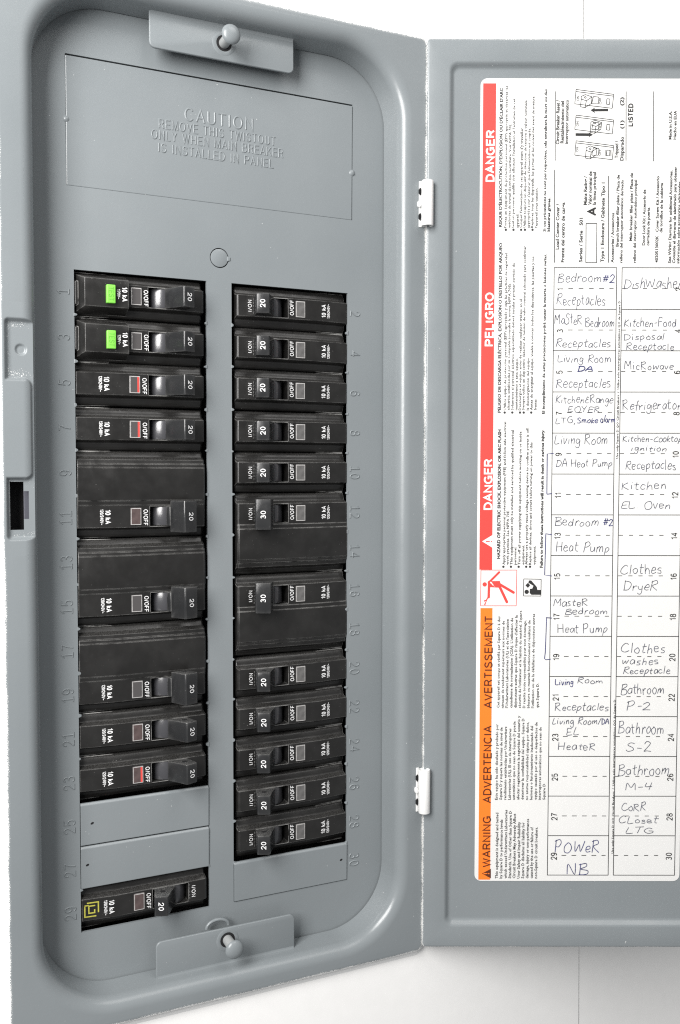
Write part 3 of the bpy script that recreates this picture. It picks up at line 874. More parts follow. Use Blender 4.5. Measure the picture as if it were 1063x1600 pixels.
WHERE = {2: 'topmost of the right column', 4: 'second from the top of the right column', 6: 'third from the top of the right column', 8: 'fourth from the top of the right column', 10: 'just above the upper wide thirty amp breaker',
         20: 'just below the lower wide thirty amp breaker', 22: 'fourth from the bottom of the right column', 24: 'third from the bottom of the right column', 26: 'second from the bottom of the right column', 28: 'lowest of the right column, above the grey filler plate'}
breaker(0, 'L', 'gfci', '20', lens='lens', label='black breaker with green test button, topmost of the left column, beside number one')
breaker(1, 'L', 'gfci', '20', lens='lens', label='black breaker with green test button, second down the left column, beside number three')
breaker(2, 'L', 'single', '20', lens='lens', flag=True, label='black breaker with thin red line in its window, right under the green test buttons')
breaker(3, 'L', 'single', '20', lens='lens', flag=True, label='black breaker with thin red line in its window, above the wide two-pole breakers')
breaker(4, 'L', 'double', '20', lens='lens_b', label='upper of the three wide black two-pole breakers in the left column')
breaker(6, 'L', 'double', '20', lens='lens', label='middle one of the three wide black two-pole breakers in the left column')
breaker(8, 'L', 'double', '20', lens='lens', label='lowest of the three wide black two-pole breakers in the left column')
breaker(10, 'L', 'single', '20', lens='lens_b', label='narrow black breaker just below the wide two-pole breakers of the left column')
breaker(11, 'L', 'single', '20', lens='lens_b', flag=True, label='black breaker with bright red flag in its window above the grey filler plates')
last = breaker(14, 'L', 'single', '20', 'off', lens='lens_b', label='lone black breaker switched off, with yellow square emblem, below the grey filler plates')
for k, (kind, a) in enumerate((('single', '20'),)*5):
    breaker(k, 'R', kind, a, lens='lens_lit', label='narrow black breaker, '+WHERE[2*k+2])
breaker(5, 'R', 'double', '30', lens='lens_lit', label='upper wide black thirty amp two-pole breaker of the right column')
breaker(7, 'R', 'double', '30', lens='lens_lit', label='lower wide black thirty amp two-pole breaker of the right column')
for k in range(9, 14): breaker(k, 'R', 'single', '20', lens='lens_lit', label='narrow black breaker, '+WHERE[2*k+2])
# yellow maker's emblem on the lowest breaker: broken square with an inner square
mb = MB()
def bar(u0, u1, v0, v1):
    q = [(u0, v0), (u1, v0), (u1, v1), (u0, v1)]
    mb.quad(*[(u, -(face_w(u)+.05), v) for u, v in q])
a0, a1, b0, b1, t = 1.3, 7.6, -3.3, 3.3, .55
bar(a0, a0+t, b0, b1-1.6); bar(a0+t, a1-1.2, b0, b0+t); bar(a0+1.2, a1, b1-t, b1); bar(a1-t, a1, b0+1.7, b1-t)
bar(a0+1.7, a0+1.7+t, b0+1.5, b1-1.4); bar(a0+1.7+t, a1-1.6, b1-1.4-t, b1-1.4); bar(a0+1.7+t, a1-1.6, b0+1.5, b0+1.5+t); bar(a1-1.6-t, a1-1.6, b0+1.5+t, b0+3.3)
bar(a0+.2, a0+2.0, b1-1.6, b1-1.6+t)
obj('maker_emblem', mb.mesh('maker_emblem', 'ink_yellow', merge=False), last)

# ================================================================== directory label on the door
HM = (3.01685190e-01, 1.64157810e-03, -2.02534624e+02, 3.96186454e-04, -2.98893373e-01, 1.36640300e+02, 3.93107986e-08, -2.96571165e-05)
def lab(px, py):
    """survey reading of the sheet -> millimetres on the sheet (u from the hinge, z up)"""
    k = HM[6]*px+HM[7]*py+1
    return ((HM[0]*px+HM[1]*py+HM[2])/k, (HM[3]*px+HM[4]*py+HM[5])/k)
SHEET = -2.6+.22
LO = dw(75, SHEET, -93)
label = empty('circuit_directory_label', LO)
tag(label, 'white printed safety and circuit directory label with handwriting stuck on open door', 'label')
def lpt(u, z, lift): p = dw(u, SHEET+lift, z); return (p[0]-LO[0], p[1]-LO[1], p[2]-LO[2])
def lpart(name, mb, mat, parent=None, **kw):
    kw.setdefault('merge', False)
    return obj(name, mb.mesh(name, mat, **kw), parent or label)
mb = MB()
pts = rrect(24.4, 125.0, -286.0, 100.6, 3.2, 8)
mb.prism(pts, lambda p, e: lpt(p[0], p[1], 0 if e else -.16))
sheet = lpart('sheet', mb, 'paper', merge=True)

def band(name, u0, u1, z0, z1, mat):
    mb = MB(); mb.quad(lpt(u0, z0, .05), lpt(u1, z0, .05), lpt(u1, z1, .05), lpt(u0, z1, .05)); return lpart(name, mb, mat)
red = band('danger_band', 25.6, 31.75, lab(752, 890)[1], lab(756, 130.5)[1], 'p_red')
ora = band('warning_band', 26.3, 32.1, -285.4, lab(754, 950)[1], 'p_orange')

def vtext(mb, body, px, py0, py1, cap, bold=0.0, lift=.09, res=2):
    """text reading upwards, baseline at survey x = px, from py0 (low) to py1 (high)"""
    u0, z0 = lab(px, py0); u1, z1 = lab(px, py1)
    u = (u0+u1)/2
    put_text(mb, body, z1-z0, cap, lambda tx, ty: lpt(u-ty, z0+tx, lift), bold=bold, res=res)
def band_text(body, px, py0, py1, cap, mat, parent, bold=.2):
    mb = MB(); u0, z0 = lab(px, py0); u1, z1 = lab(px, py1); u = (u0+u1)/2
    put_strokes(mb, body, z1-z0, cap, lambda tx, ty, t: lpt(u-ty-bold*cap/2, z0+tx, .12+.012*t), wt=bold)
    lpart('band_lettering', mb, mat, parent)
band_text('DANGER', 773, 284, 204, 3.4, 'p_white', red, .24); band_text('PELIGRO', 771.5, 541, 458, 3.4, 'p_white', red, .24)
band_text('DANGER', 769.6, 796.4, 717.6, 3.4, 'p_white', red, .24)
band_text('AVERTISSEMENT', 769.8, 1106, 962.6, 3.45, 'p_brown', ora, .185); band_text('ADVERTENCIA', 768.3, 1254, 1134, 3.45, 'p_brown', ora, .185)
band_text('WARNING', 767, 1354, 1275, 3.45, 'p_brown', ora, .185)
def tri(px0, px1, py0, py1, mat, mat2, parent):
    mb = MB(); a = lab(px1, py0); b = lab(px1, py1); c = lab(px0, (py0+py1)/2)
    mb.face([mb.vert(lpt(*q, .10)) for q in (a, b, c)]); lpart('alert_triangle', mb, mat, parent)
    mb = MB(); uc, zc = lab(px1-2.2, (py0+py1)/2)
    mb.quad(lpt(uc-2.9, zc-.3, .14), lpt(uc-1.0, zc-.2, .14), lpt(uc-1.0, zc+.2, .14), lpt(uc-2.9, zc+.3, .14))
    mb.quad(lpt(uc-.6, zc-.28, .14), lpt(uc, zc-.28, .14), lpt(uc, zc+.28, .14), lpt(uc-.6, zc+.28, .14))
    lpart('alert_mark', mb, mat2, parent)
tri(753.4, 771, 835, 856.6, 'p_white', 'p_red', red); tri(753, 767, 1357, 1372, 'p_brown', 'p_orange', ora)

def block(name, ox, oy, k, head, hb, hy, bases, start, lines, bullets, by, foot=(), cap=1.42):
    f = lambda zx: ox+zx/k
    g = lambda zy: oy+zy/k
    mb = MB()
    if head: vtext(mb, head, f(hb), g(hy[0]), g(hy[1]), 1.5, .045)
    for b, (body, end) in zip(bases, lines): vtext(mb, body, f(b), g(start), g(end), cap*.9, .022, res=1)
    for body, b, s, e in foot: vtext(mb, body, f(b), g(s), g(e), 1.4, .045, res=1)
    for bx in bullets:
        u, z = lab(f(bx), g(by))
        mb.face([mb.vert(lpt(u+.58*math.cos(2*math.pi*q/12), z+.58*math.sin(2*math.pi*q/12), .09)) for q in range(12)])
    return lpart(name, mb, 'p_grey')
block('danger_text', 740, 110, 5.517, "RISQUE D'ÉLECTROCUTION, D'EXPLOSION OU D'ÉCLAIR D'ARC", 248, (1350, 155),
      (290, 322, 355, 388, 422, 455, 487, 520, 552), 1360, (
      ("Portez un équipement de protection personnel (ÉPP) approprié et observez les", 135), ("méthodes de travail électrique sécuritaire. Voir NFPA 70E.", 460),
      ("Seul un personnel qualifié doit effectuer l'installation et l'entretien de cet", 245), ("appareil.", 1235), ("Coupez l'alimentation de cet appareil avant d'y travailler.", 490),
      ("Utilisez toujours un dispositif de détection de tension à valeur nominale", 260), ("appropriée pour s'assurer que l'alimentation est coupée.", 495),
      ("Replacez tous les dispositifs, les portes et les couvercles avant de mettre", 225), ("l'appareil sous tension.", 1010)), (278, 344, 410, 443, 508), 1375,
      (("Si ces précautions ne sont pas respectées, cela entraînera la mort ou des", 628, 1390, 165), ("blessures graves.", 660, 1390, 1095)))
block('danger_text', 740, 370, 5.517, "PELIGRO DE DESCARGA ELÉCTRICA, EXPLOSIÓN O DESTELLO POR ARQUEO", 240, (1515, 55),
      (285, 316, 350, 380, 413, 445, 478, 515, 543), 1495, (
      ("Utilice equipo de protección personal (EPP) apropiado y siga las prácticas de seguridad", 140), ("eléctrica establecidas por su Compañía (consulte la norma NFPA 70E).", 400),
      ("Solamente el personal eléctrico especializado deberá instalar y prestar servicio de", 228), ("mantenimiento a este equipo.", 1045),
      ("Desenergice el equipo antes de realizar cualquier trabajo en él.", 530), ("Siempre utilice un dispositivo detector de tensión de valor nominal adecuado para confirmar", 80),
      ("la desenergización del equipo.", 1035), ("Antes de energizar el equipo, vuelva a colocar todos los dispositivos, las puertas y los", 170), ("frentes.", 1395)), (268, 334, 400, 432, 497), 1515,
      (("El incumplimiento de estas precauciones podrá causar la muerte o lesiones serias.", 620, 1525, 150),))
block('danger_text', 740, 640, 5.0, "HAZARD OF ELECTRIC SHOCK, EXPLOSION, OR ARC FLASH", 211, (1165, 155),
      (250, 276, 309, 334, 370, 396, 426, 455, 484), 1212, (
      ("Apply appropriate personal protective equipment (PPE) and follow safe electrical", 95), ("work practices. See NFPA 70E.", 785),
      ("This equipment must only be installed and serviced by qualified electrical", 160), ("personnel.", 1070), ("Turn off all power supplying this equipment before working on or inside", 170), ("equipment.", 1055),
      ("Always use a properly rated voltage sensing device to confirm power is off.", 140), ("Replace all devices, doors and covers before turning on power to this", 255), ("equipment.", 1065)), (233, 292, 352, 411, 441), 1227,
      (("Failure to follow these instructions will result in death or serious injury.", 545, 1235, 155),))
block('warning_text', 740, 930, 5.0, None, 0, 0, (205, 239, 272, 306, 340, 373, 407, 441, 475, 509), 880, (
      ("Cet appareil est conçu et vérifié par Square D à des", 165), ("niveaux de rendement supérieurs aux normes de", 200), ("l'Underwriters Laboratories (UL) et de l'association", 185),
      ("canadienne de normalisation (CSA). L'utilisation de", 175), ("disjoncteurs autres que Square D risque d'affecter la", 155), ("sécurité de l'utilisateur et la fiabilité du matériel. Square", 120),
      ("D rejette toute responsabilité pour tout dommage,", 195), ("blessure ou mauvais fonctionnement résultant de", 195), ("l'utilisation ou de la défaillance de disjoncteurs autres", 145), ("que Square D.", 683)), (), 0, cap=1.5)
block('warning_text', 740, 930, 5.0, None, 0, 0, (190, 224, 258, 292, 325, 360, 394, 428, 462, 496, 528, 560), 1597, (
      ("Este equipo ha sido diseñado y probado por", 1005), ("Square D y supera las normas de nivel de", 1030), ("rendimiento establecidas por Underwriters", 1025), ("Laboratories (UL). El uso de interruptores", 1040),
      ("automáticos que no sean de Square D puede", 985), ("afectar negativamente la seguridad del usuario y", 940), ("deteriorar la confiabilidad del equipo. Square D", 960), ("no asume responsabilidad alguna por daños,", 990),
      ("lesiones o funcionamiento inadecuado del", 1020), ("equipo causado por el uso o desperfectos de", 990), ("interruptores automáticos que no sean de", 1030), ("Square D", 1470)), (), 0, cap=1.5)
block('warning_text', 740, 1160, 6.667, None, 0, 0, (256, 301, 349, 394, 438, 484, 528, 574, 619, 664), 1415, (
      ("This equipment is designed and tested", 730), ("by Square D to performance levels", 800), ("which exceed Underwriters Laboratories", 700), ("Standards. Use of Other than Square D", 710),
      ("Circuit Breakers May Adversely Affect", 740), ("User Safety and Impair Reliability", 825), ("Square D disclaims all liability for", 830), ("damage, injury or non-performance", 793),
      ("caused by the use or failure of", 880), ("non-Square D circuit breakers.", 878)), (), 0, cap=1.6)

def ribbon(mb, pts, w, lift, closed=False, mi=0):
    """flat ink stroke along pts (u, z)"""
    n = len(pts)
    if n < 2: return
    L = []
    for k in range(n):
        a = pts[k-1] if (k > 0 or closed) else pts[k]; b = pts[(k+1) % n] if (k < n-1 or closed) else pts[k]
        dx, dz = b[0]-a[0], b[1]-a[1]; l = math.hypot(dx, dz) or 1
        ww = w*(.85+.3*random.random())/2
        L.append((mb.vert(lpt(pts[k][0]-dz/l*ww, pts[k][1]+dx/l*ww, lift)), mb.vert(lpt(pts[k][0]+dz/l*ww, pts[k][1]-dx/l*ww, lift))))
    for k in range(n if closed else n-1):
        a, b = L[k], L[(k+1) % n]; mb.face((a[0], a[1], b[1], b[0]), mi)
def line(mb, a, b, w, lift=.09):
    dx, dz = b[0]-a[0], b[1]-a[1]; l = math.hypot(dx, dz) or 1; nx, nz = -dz/l*w/2, dx/l*w/2
    mb.quad(lpt(a[0]-nx, a[1]-nz, lift), lpt(b[0]-nx, b[1]-nz, lift), lpt(b[0]+nx, b[1]+nz, lift), lpt(a[0]+nx, a[1]+nz, lift))
def fill(mb, pts, lift=.09): mb.face([mb.vert(lpt(u, z, lift)) for u, z in pts])

# shock pictogram and manual pictogram
Dp = lambda x, y: lab(740+x/5.0, 640+y/5.0)
mb = MB()
fr = [Dp(*q) for q in ((58, 1253), (338, 1253), (333, 1532), (55, 1532))]
for k in range(4): line(mb, fr[k], fr[(k+1) % 4], .28)
hd = Dp(87, 1365); fill(mb, [(hd[0]+1.05*math.cos(2*math.pi*q/18), hd[1]+1.05*math.sin(2*math.pi*q/18)) for q in range(18)])
def limb(pts, w):
    pts = [Dp(*q) for q in pts]
    for k in range(len(pts)-1): line(mb, pts[k], pts[k+1], w, .09+.004*k)
    for q in (pts[0], pts[-1]): fill(mb, [(q[0]+w/2*math.cos(2*math.pi*t/12), q[1]+w/2*math.sin(2*math.pi*t/12)) for t in range(12)], .105)
limb(((200, 1270), (118, 1352)), 1.0); limb(((122, 1345), (118, 1465)), 1.15); limb(((205, 1365), (312, 1428)), 1.25); limb(((200, 1375), (260, 1502)), 1.25)
fill(mb, [Dp(*q) for q in ((112, 1340), (205, 1338), (215, 1375), (195, 1390), (112, 1385))], .11)
fill(mb, [Dp(*q) for q in ((108, 1466), (96, 1486), (80, 1490), (84, 1500), (98, 1494), (82, 1522), (90, 1530), (100, 1500), (114, 1470))], .10)
pic = lpart('shock_pictogram', mb, 'p_red')
mb = MB()
fill(mb, [Dp(*q) for q in ((135, 1342), (150, 1358), (140, 1362), (172, 1385), (148, 1372), (156, 1366), (128, 1352))], .15)
lpart('spark_mark', mb, 'p_white', pic)
mb = MB()
fr = [Dp(*q) for q in ((392, 1322), (528, 1325), (526, 1456), (390, 1455))]
for k in range(4): line(mb, fr[k], fr[(k+1) % 4], .3)
hd = Dp(415, 1423); fill(mb, [(hd[0]+1.05*math.cos(2*math.pi*q/16), hd[1]+1.05*math.sin(2*math.pi*q/16)) for q in range(16)])
fill(mb, [Dp(*q) for q in ((440, 1400), (458, 1398), (468, 1376), (428, 1352), (432, 1334), (450, 1334), (494, 1385), (498, 1408), (524, 1408), (524, 1446), (452, 1446), (438, 1432))])
fill(mb, [Dp(*q) for q in ((405, 1372), (425, 1352), (442, 1372), (424, 1392))], .1)
lpart('manual_pictogram', mb, 'p_black')

# upper right: cover data
Bp = lambda x, y: lab(850+x/4.99, 110+y/4.99)
mb = MB()
def it(body, bx, y0, y1, cap=1.5, bold=0.03, res=2): vtext(mb, body, 850+bx/4.99, 110+y0/4.99, 110+y1/4.99, cap, bold, res=res)
for a in (("Circuit Breaker Reset /", 120, 578, 232), ("Restablecimiento del", 155, 570, 240), ("interruptor automático", 190, 573, 232), ("Load Center Cover /", 118, 1397, 1040), ("Frente del centro de carga", 160, 1497, 1030),
          ("Series / Serie   S01", 300, 1497, 1150), ("Mains Rating /", 335, 1050, 825), ("Valor nominal de", 372, 1050, 788), ("la línea principal", 405, 1050, 795), ("Type 1 Enclosure / Gabinete Tipo 1", 470, 1497, 875),
          ("Tripped /", 578, 687, 550), ("Disparado", 620, 705, 518), ("(1)", 620, 457, 390), ("(2)", 620, 277, 210)): it(*a, cap=1.65)
for a in (("Accessories / Accesorios", 545, 1500, 1112), ("Branch breaker filler plate / Placa de", 585, 1375, 815), ("relleno del interruptor automático derivado", 615, 1500, 855), ("Main breaker filler plate / Placa de", 690, 1330, 800),
          ("relleno del interruptor automático principal", 720, 1500, 855), ("Door Lock Kit / Accesorio de", 790, 1365, 930), ("cerradura de puerta", 822, 1367, 1070), ("4020513002K   Cover Screw Kit / Accesorio", 893, 1500, 825),
          ("de tornillos de la cubierta", 925, 1265, 878), ("See Wiring Diagram for additional Accessories.", 995, 1505, 780), ("Consulte el diagrama de alambrado para obtener", 1028, 1505, 750), ("información sobre accesorios adicionales.", 1060, 1505, 860),
          ("Made in U.S.A.", 995, 540, 318), ("Hecho en EUA", 1032, 540, 315)): it(*a, cap=1.4)
for body, bx, y0, y1, cap in (("LISTED", 690, 437, 262, 1.95), ("A", 403, 1130, 1072, 3.4)):
    u, z0 = Bp(bx, y0); z1 = Bp(bx, y1)[1]
    put_strokes(mb, body, z1-z0, cap, lambda tx, ty, t: lpt(u-ty, z0+tx, .09+.01*t), wt=.27)
for x, y0, y1 in ((88, 165, 705), (83, 775, 1500), (640, 165, 705), (855, 165, 710), (503, 822, 1500)): line(mb, Bp(x, y0), Bp(x-1, y1), .34)
q = [Bp(*p) for p in ((328, 1195), (412, 1195), (410, 1500), (326, 1500))]
for k in range(4): line(mb, q[k], q[(k+1) % 4], .34)
lpart('cover_data_text', mb, 'p_black')
def reset_drawing(oy, hx, trip):
    mb = MB(); w = .30
    def poly(pts, close=True):
        pts = [Bp(x, y+oy) for x, y in pts]
        for k in range(len(pts) if close else len(pts)-1): line(mb, pts[k], pts[(k+1) % len(pts)], w)
    poly(((250, 150), (543, 188), (532, 297), (240, 262)))
    poly(((246, 166), (540, 202)), False)
    poly(((hx, 205), (hx+32, 190), (hx+85, 208), (hx+78, 260), (hx+30, 292), (hx-5, 285), (hx, 225)))
    poly(((hx, 225), (hx+40, 238), (hx+30, 292)), False); poly(((hx+40, 238), (hx+85, 208)), False)
    c = Bp(hx+32, 212+oy); pts = [(c[0]+.42*math.cos(2*math.pi*t/10), c[1]+.42*math.sin(2*math.pi*t/10)) for t in range(10)]
    for k in range(10): line(mb, pts[k], pts[(k+1) % 10], w)
    poly(((385, 205), (428, 210), (424, 262), (372, 262)))
    poly(((490, 222), (514, 225), (510, 268), (486, 265)))
    put_text(mb, 'ON', 2.3, 1.2, lambda tx, ty: lpt(Bp(276, 0)[0]-ty, Bp(0, 236+oy)[1]+tx-.1, .09), bold=.01)
    put_text(mb, 'OFF', 3.0, 1.2, lambda tx, ty: lpt(Bp(452, 0)[0]-ty, Bp(0, 264+oy)[1]+tx-.1, .09), bold=.01)
    if trip:
        for k in range(6):
            y = 225+8*k; poly(((478, y), (484, y+1)), False); poly(((518, y), (525, y+1)), False)
    lpart('reset_drawing', mb, 'p_black')
reset_drawing(0, 290, False); reset_drawing(200, 365, False); reset_drawing(400, 328, True)
mb = MB()
fill(mb, [Bp(*p) for p in ((362, 312), (398, 290), (392, 303), (500, 301), (500, 320), (392, 321), (400, 335))]); lpart('reset_arrow', mb, 'p_black')
mb = MB()
fill(mb, [Bp(*p) for p in ((382, 503), (345, 524), (352, 513), (246, 512), (246, 491), (352, 492), (345, 482))]); lpart('reset_arrow', mb, 'p_black')

# circuit table
TU = (60.15, 90.0, 92.55, 122.6); TZ = 12.1; TR = 19.675
mb = MB()
for u in TU: line(mb, (u, TZ), (u, TZ-15*TR), .33)
for k in range(16):
    z = TZ-k*TR
    for a, b in ((TU[0], TU[1]), (TU[2], TU[3])): line(mb, (a-.1, z), (b+.1, z), .33)
for k in range(15):
    z = TZ-(k+.5)*TR
    for q in range(5): line(mb, (67.0+4.9*q, z), (69.3+4.9*q-(.3 if q == 4 else 0), z), .32)
    for q in range(5): line(mb, (92.8+4.9*q, z), (94.8+4.9*q, z), .32)
vtext(mb, 'Use only Square D QO Circuit Breakers  /  Utilice solo interruptores automáticos QO de Square D', 967.5, 716.6, 470, 1.05, .03, res=1)
vtext(mb, 'Use only Square D QO Circuit Breakers  /  Utilice solo interruptores automáticos QO de Square D', 960.2, 1333, 1093, 1.05, .03, res=1)
lpart('circuit_table', mb, 'p_black')
for k in range(15):
    z = TZ-(k+.5)*TR
    for body, ub in ((str(2*k+1), 64.6), (str(2*k+2), 121.0)):
        mb = MB(); put_strokes(mb, body, None, 2.7, lambda tx, ty, t: lpt(ub-ty, z+tx-.4, .09+.01*t), wt=.15, centre=True)
        lpart('circuit_number', mb, 'p_black')

# handwriting: single-stroke letters (x right, y up, x-height .58)
G = {
 'A': (.75, [[(0, 0), (.38, 1), (.72, 0)], [(.12, .38), (.62, .40)]]),
 'B': (.7, [[(.08, 1), (.04, 0)], [(.0, .93), (.45, 1.0), (.55, .76), (.12, .52), (.58, .42), (.62, .12), (.3, -.02), (.0, .04)]]),
 'C': (.75, [[(.66, .86), (.42, 1), (.1, .62), (.08, .2), (.36, 0), (.72, .16)]]),
 'D': (.75, [[(.12, .98), (.08, .02)], [(.0, .95), (.5, .86), (.7, .46), (.44, .06), (.02, 0)]]),
 'E': (.65, [[(.6, .94), (.14, .96), (.1, .5), (.5, .52)], [(.1, .5), (.06, .04), (.6, .04)]]),
 'F': (.6, [[(.12, 0), (.12, .96), (.6, 1)], [(.12, .52), (.48, .55)]]),
 'G': (.8, [[(.66, .84), (.38, .98), (.08, .5), (.32, .02), (.68, .18), (.7, .46), (.42, .46)]]),
 'H': (.75, [[(.1, .98), (.06, 0)], [(.64, 1), (.6, 0)], [(.06, .48), (.64, .52)]]),
 'K': (.7, [[(.1, .98), (.06, 0)], [(.58, .96), (.1, .46), (.64, .02)]]),
 'L': (.6, [[(.14, 1), (.06, .04), (.58, .08)]]),
 'M': (.9, [[(.04, 0), (.14, .96), (.42, .4), (.72, 1), (.8, 0)]]),
 'N': (.8, [[(.06, 0), (.1, .96), (.58, .04), (.66, 1)]]),
 'O': (.78, [[(.4, .98), (.08, .66), (.16, .08), (.52, .02), (.7, .46), (.56, .92), (.36, .98)]]),
 'P': (.68, [[(.12, .96), (.06, -.04)], [(.02, .86), (.42, 1), (.6, .72), (.36, .46), (.1, .44)]]),
 'R': (.72, [[(.12, .96), (.06, 0)], [(.02, .88), (.46, 1), (.56, .72), (.14, .48), (.64, .0)]]),
 'S': (.65, [[(.56, .9), (.3, 1), (.1, .74), (.46, .46), (.52, .14), (.2, 0), (.02, .14)]]),
 'T': (.7, [[(.02, .94), (.68, .98)], [(.36, .96), (.32, 0)]]),
 'W': (1.0, [[(.02, .96), (.2, .04), (.46, .7), (.66, .04), (.94, 1)]]),
 'Y': (.68, [[(.04, .98), (.34, .5), (.64, 1)], [(.34, .5), (.28, 0)]]),
 'a': (.52, [[(.44, .5), (.22, .58), (.04, .26), (.2, .0), (.4, .2), (.46, .54), (.46, .02)]]),
 'b': (.52, [[(.08, 1), (.06, .02), (.34, .0), (.46, .3), (.28, .54), (.08, .36)]]),
 'c': (.48, [[(.42, .5), (.2, .58), (.04, .26), (.2, .0), (.44, .1)]]),
 'd': (.55, [[(.42, .42), (.2, .54), (.04, .22), (.2, .0), (.42, .2), (.48, 1.0), (.46, .0)]]),
 'e': (.5, [[(.06, .3), (.42, .36), (.34, .58), (.12, .54), (.05, .2), (.2, .0), (.46, .1)]]),
 'f': (.42, [[(.44, .94), (.26, 1), (.18, .6), (.16, -.04)], [(.02, .52), (.4, .56)]]),
 'g': (.54, [[(.44, .5), (.2, .58), (.06, .26), (.24, .08), (.42, .3), (.46, .5), (.44, -.28), (.2, -.42), (.02, -.24)]]),
 'h': (.54, [[(.1, 1), (.06, 0)], [(.06, .3), (.28, .56), (.42, .42), (.44, 0)]]),
 'i': (.26, [[(.12, .54), (.1, .0)], [(.14, .80), (.16, .84)]]),
 'k': (.5, [[(.1, .98), (.06, 0)], [(.42, .56), (.1, .26), (.46, .02)]]),
 'l': (.28, [[(.14, 1), (.1, .0)]]),
 'm': (.78, [[(.06, 0), (.1, .54), (.12, .36), (.28, .56), (.36, .42), (.36, .06), (.4, .36), (.56, .56), (.66, .4), (.68, 0)]]),
 'n': (.54, [[(.06, 0), (.1, .56), (.1, .32), (.3, .56), (.42, .42), (.44, 0)]]),
 'o': (.52, [[(.26, .58), (.05, .36), (.12, .04), (.36, .02), (.46, .34), (.3, .58), (.22, .56)]]),
 'p': (.54, [[(.12, .54), (.04, -.4)], [(.1, .42), (.34, .58), (.46, .36), (.3, .04), (.08, .06)]]),
 'r': (.42, [[(.06, 0), (.08, .56), (.1, .34), (.26, .56), (.4, .5)]]),
 's': (.44, [[(.38, .52), (.16, .56), (.08, .38), (.34, .24), (.34, .04), (.04, .02)]]),
 't': (.44, [[(.2, .9), (.18, .1), (.36, .02)], [(.02, .58), (.42, .62)]]),
 'u': (.54, [[(.06, .56), (.08, .1), (.26, .0), (.42, .24), (.44, .56), (.46, 0)]]),
 'v': (.48, [[(.04, .56), (.2, .0), (.44, .58)]]),
 'w': (.72, [[(.04, .56), (.14, .02), (.34, .42), (.48, .02), (.68, .58)]]),
 'y': (.52, [[(.06, .56), (.2, .12), (.42, .2)], [(.46, .58), (.36, -.2), (.18, -.42), (.04, -.3)]]),
 '2': (.62, [[(.06, .76), (.3, 1), (.52, .78), (.3, .32), (.04, .04), (.26, .06), (.6, .04)]]),
 '4': (.62, [[(.12, .98), (.06, .46), (.58, .5)], [(.46, 1), (.42, 0)]]),
 '#': (.72, [[(.2, .1), (.32, .95)], [(.44, .08), (.54, .92)], [(.04, .38), (.66, .40)], [(.08, .64), (.7, .68)]]),
 '&': (.6, [[(.46, .84), (.2, .9), (.12, .62), (.36, .52)], [(.36, .52), (.06, .4), (.1, .04), (.5, .06)]]),
 '-': (.45, [[(.06, .4), (.4, .42)]]), '.': (.28, [[(.1, .03), (.15, .06)]]), ',': (.3, [[(.16, .12), (.06, -.2)]]), '/': (.4, [[(.02, -.08), (.36, 1)]]), ' ': (.34, [])}
def smooth_pts(p, k=5):
    if len(p) < 3: return p
    out = []
    for i in range(len(p)-1):
        a = p[i-1] if i else p[i]; b, c = p[i], p[i+1]; d = p[i+2] if i+2 < len(p) else p[i+1]
        for q in range(k):
            t = q/k
            out.append(tuple(.5*((2*b[j])+(-a[j]+c[j])*t+(2*a[j]-5*b[j]+4*c[j]-d[j])*t*t+(-a[j]+3*b[j]-3*c[j]+d[j])*t**3) for j in (0, 1)))
    out.append(p[-1]); return out
def write(mb, body, px0, px1, pyb, h, slant=.06, w=.30, drop=0):
    """handwriting from survey (px0, pyb) to px1, capital height h readings"""
    tot = sum(G[c][0]+.07 for c in body)
    u0, zb = lab(px0, pyb); u1, _ = lab(px1, pyb); sx = (u1-u0)/tot; sy = h*.3145
    x = 0
    for c in body:
        adv, strokes = G[c]
        dy = random.uniform(-.07, .07); sc_ = random.uniform(.84, 1.12); sl = slant+random.uniform(-.10, .12)
        for st in strokes:
            pts = [(px+random.uniform(-.04, .04), (py*sc_+random.uniform(-.04, .04))) for px, py in st]
            pts = smooth_pts(pts)
            ribbon(mb, [(u0+(x+px+sl*py)*sx, zb+(py+dy)*sy+drop*x*sx) for px, py in pts], w, .13)
        x += adv+.07
Z7 = (850, 410, 4.99); Z8 = (850, 700, 4.99); ZB_ = (850, 980, 3.81)
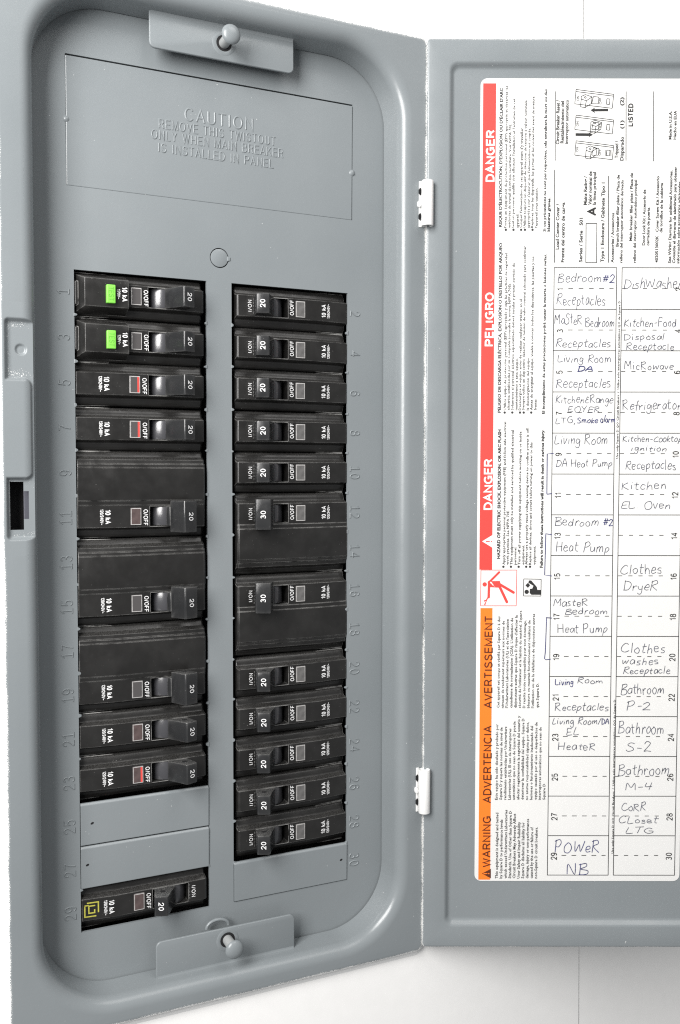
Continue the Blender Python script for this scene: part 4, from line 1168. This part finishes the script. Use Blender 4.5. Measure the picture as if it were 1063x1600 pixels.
ENTRIES = [
 (Z7, [('Bedroom', 105, 452, 155, 72), ('#2', 452, 556, 158, 66, 'b'), ('Receptacles', 95, 482, 332, 82)]),
 (Z7, [('MaSteR', 80, 302, 480, 74), ('Bedroom', 322, 552, 502, 76), ('Receptacles', 88, 525, 662, 68)]),
 (Z7, [('Living Room', 105, 525, 778, 58), ('DA', 258, 384, 852, 46, 'd'), ('Receptacles', 92, 525, 975, 70)]),
 (Z7, [('Kitchen&Range', 88, 542, 1095, 60), ('EOYER', 185, 442, 1168, 46), ('LTG,', 90, 252, 1255, 50), ('Smoke', 256, 424, 1252, 46, 'b'), ('alarm', 440, 556, 1250, 50, 'b')]),
 (Z7, [('Living Room', 80, 502, 1415, 72), ('DA Heat Pump', 92, 534, 1592, 58)]),
 (Z8, [('Bedroom', 82, 432, 606, 66), ('#2', 456, 542, 606, 60, 'b'), ('Heat Pump', 88, 514, 808, 72)]),
 (Z8, [('MasteR', 70, 348, 1230, 58), ('Bedroom', 165, 500, 1295, 50), ('Heat Pump', 105, 498, 1440, 66)]),
 (ZB_, [('Living', 65, 178, 342, 36, 'b'), ('Room', 196, 354, 332, 34), ('Receptacles', 65, 386, 495, 48)]),
 (ZB_, [('Living Room/', 47, 340, 576, 36), ('DA', 342, 388, 576, 32, 'b'), ('EL', 133, 208, 640, 45), ('HeateR', 80, 314, 730, 44)]),
 (ZB_, [('POWeR', 62, 334, 1342, 70, 'k'), ('NB', 135, 270, 1468, 70, 'k')]),
 (Z7, [('DishWasher', 620, 1082, 200, 76)]),
 (Z7, [('Kitchen-Food', 620, 1034, 500, 60), ('Disposal', 620, 944, 604, 50), ('Receptacle', 640, 1020, 680, 54)]),
 (Z7, [('MicRowave', 625, 1014, 836, 60)]),
 (Z7, [('Refrigerator', 610, 1072, 1145, 72)]),
 (Z7, [('Kitchen-Cooktop', 612, 1078, 1398, 48), ('ignition', 675, 962, 1472, 44), ('Receptacles', 632, 1032, 1612, 72)]),
 (Z8, [('Kitchen', 600, 962, 322, 60), ('EL. Oven', 600, 992, 474, 60)]),
 (Z8, [('Clothes', 595, 922, 980, 76), ('DryeR', 615, 892, 1110, 70)]),
 (ZB_, [('Clothes', 457, 724, 150, 56), ('washes', 460, 686, 220, 40), ('Receptacle', 470, 754, 275, 40)]),
 (ZB_, [('Bathroom', 455, 718, 398, 60), ('P-2', 487, 638, 495, 50)]),
 (ZB_, [('Bathroom', 440, 718, 632, 64), ('S-2', 487, 647, 742, 58)]),
 (ZB_, [('Bathroom', 440, 748, 878, 64), ('M-4', 483, 647, 970, 50)]),
 (ZB_, [('CoRR', 460, 612, 1090, 48), ('CLoset', 440, 682, 1165, 40), ('LTG', 483, 656, 1225, 36)]),
]
for (ox, oy, k), words in ENTRIES:
    mb = MB(); mats = ['pen', 'pen_blue']; start = 0
    for wd in words:
        body, a, b, base, h = wd[:5]; st = wd[5] if len(wd) > 5 else ''
        f0 = len(mb.f)
        write(mb, body, ox+a/k, ox+b/k, oy+base/k, h/k, w={'d': .5, 'b': .38, 'k': .36}.get(st, .31), slant=.18 if st == 'd' else .06)
        for q in range(f0, len(mb.f)): mb.mi[q] = 1 if st in ('b', 'd', 'k') else 0
    lpart('handwritten_entry', mb, mats)
for pts in (((75, 42), (25, 45), (22, 360)), ((22, 360), (62, 355)), ((62, 675), (12, 668), (14, 676), (5, 990), (60, 997)), ((62, 1325), (15, 1322), (20, 1330), (10, 1590), (4, 1640), (14, 1650), (52, 1645))):
    mb = MB(); ribbon(mb, [lab(850+x/4.99, 700+y/4.99) for x, y in pts], .42, .13); lpart('bracket_line', mb, 'pen_blue')
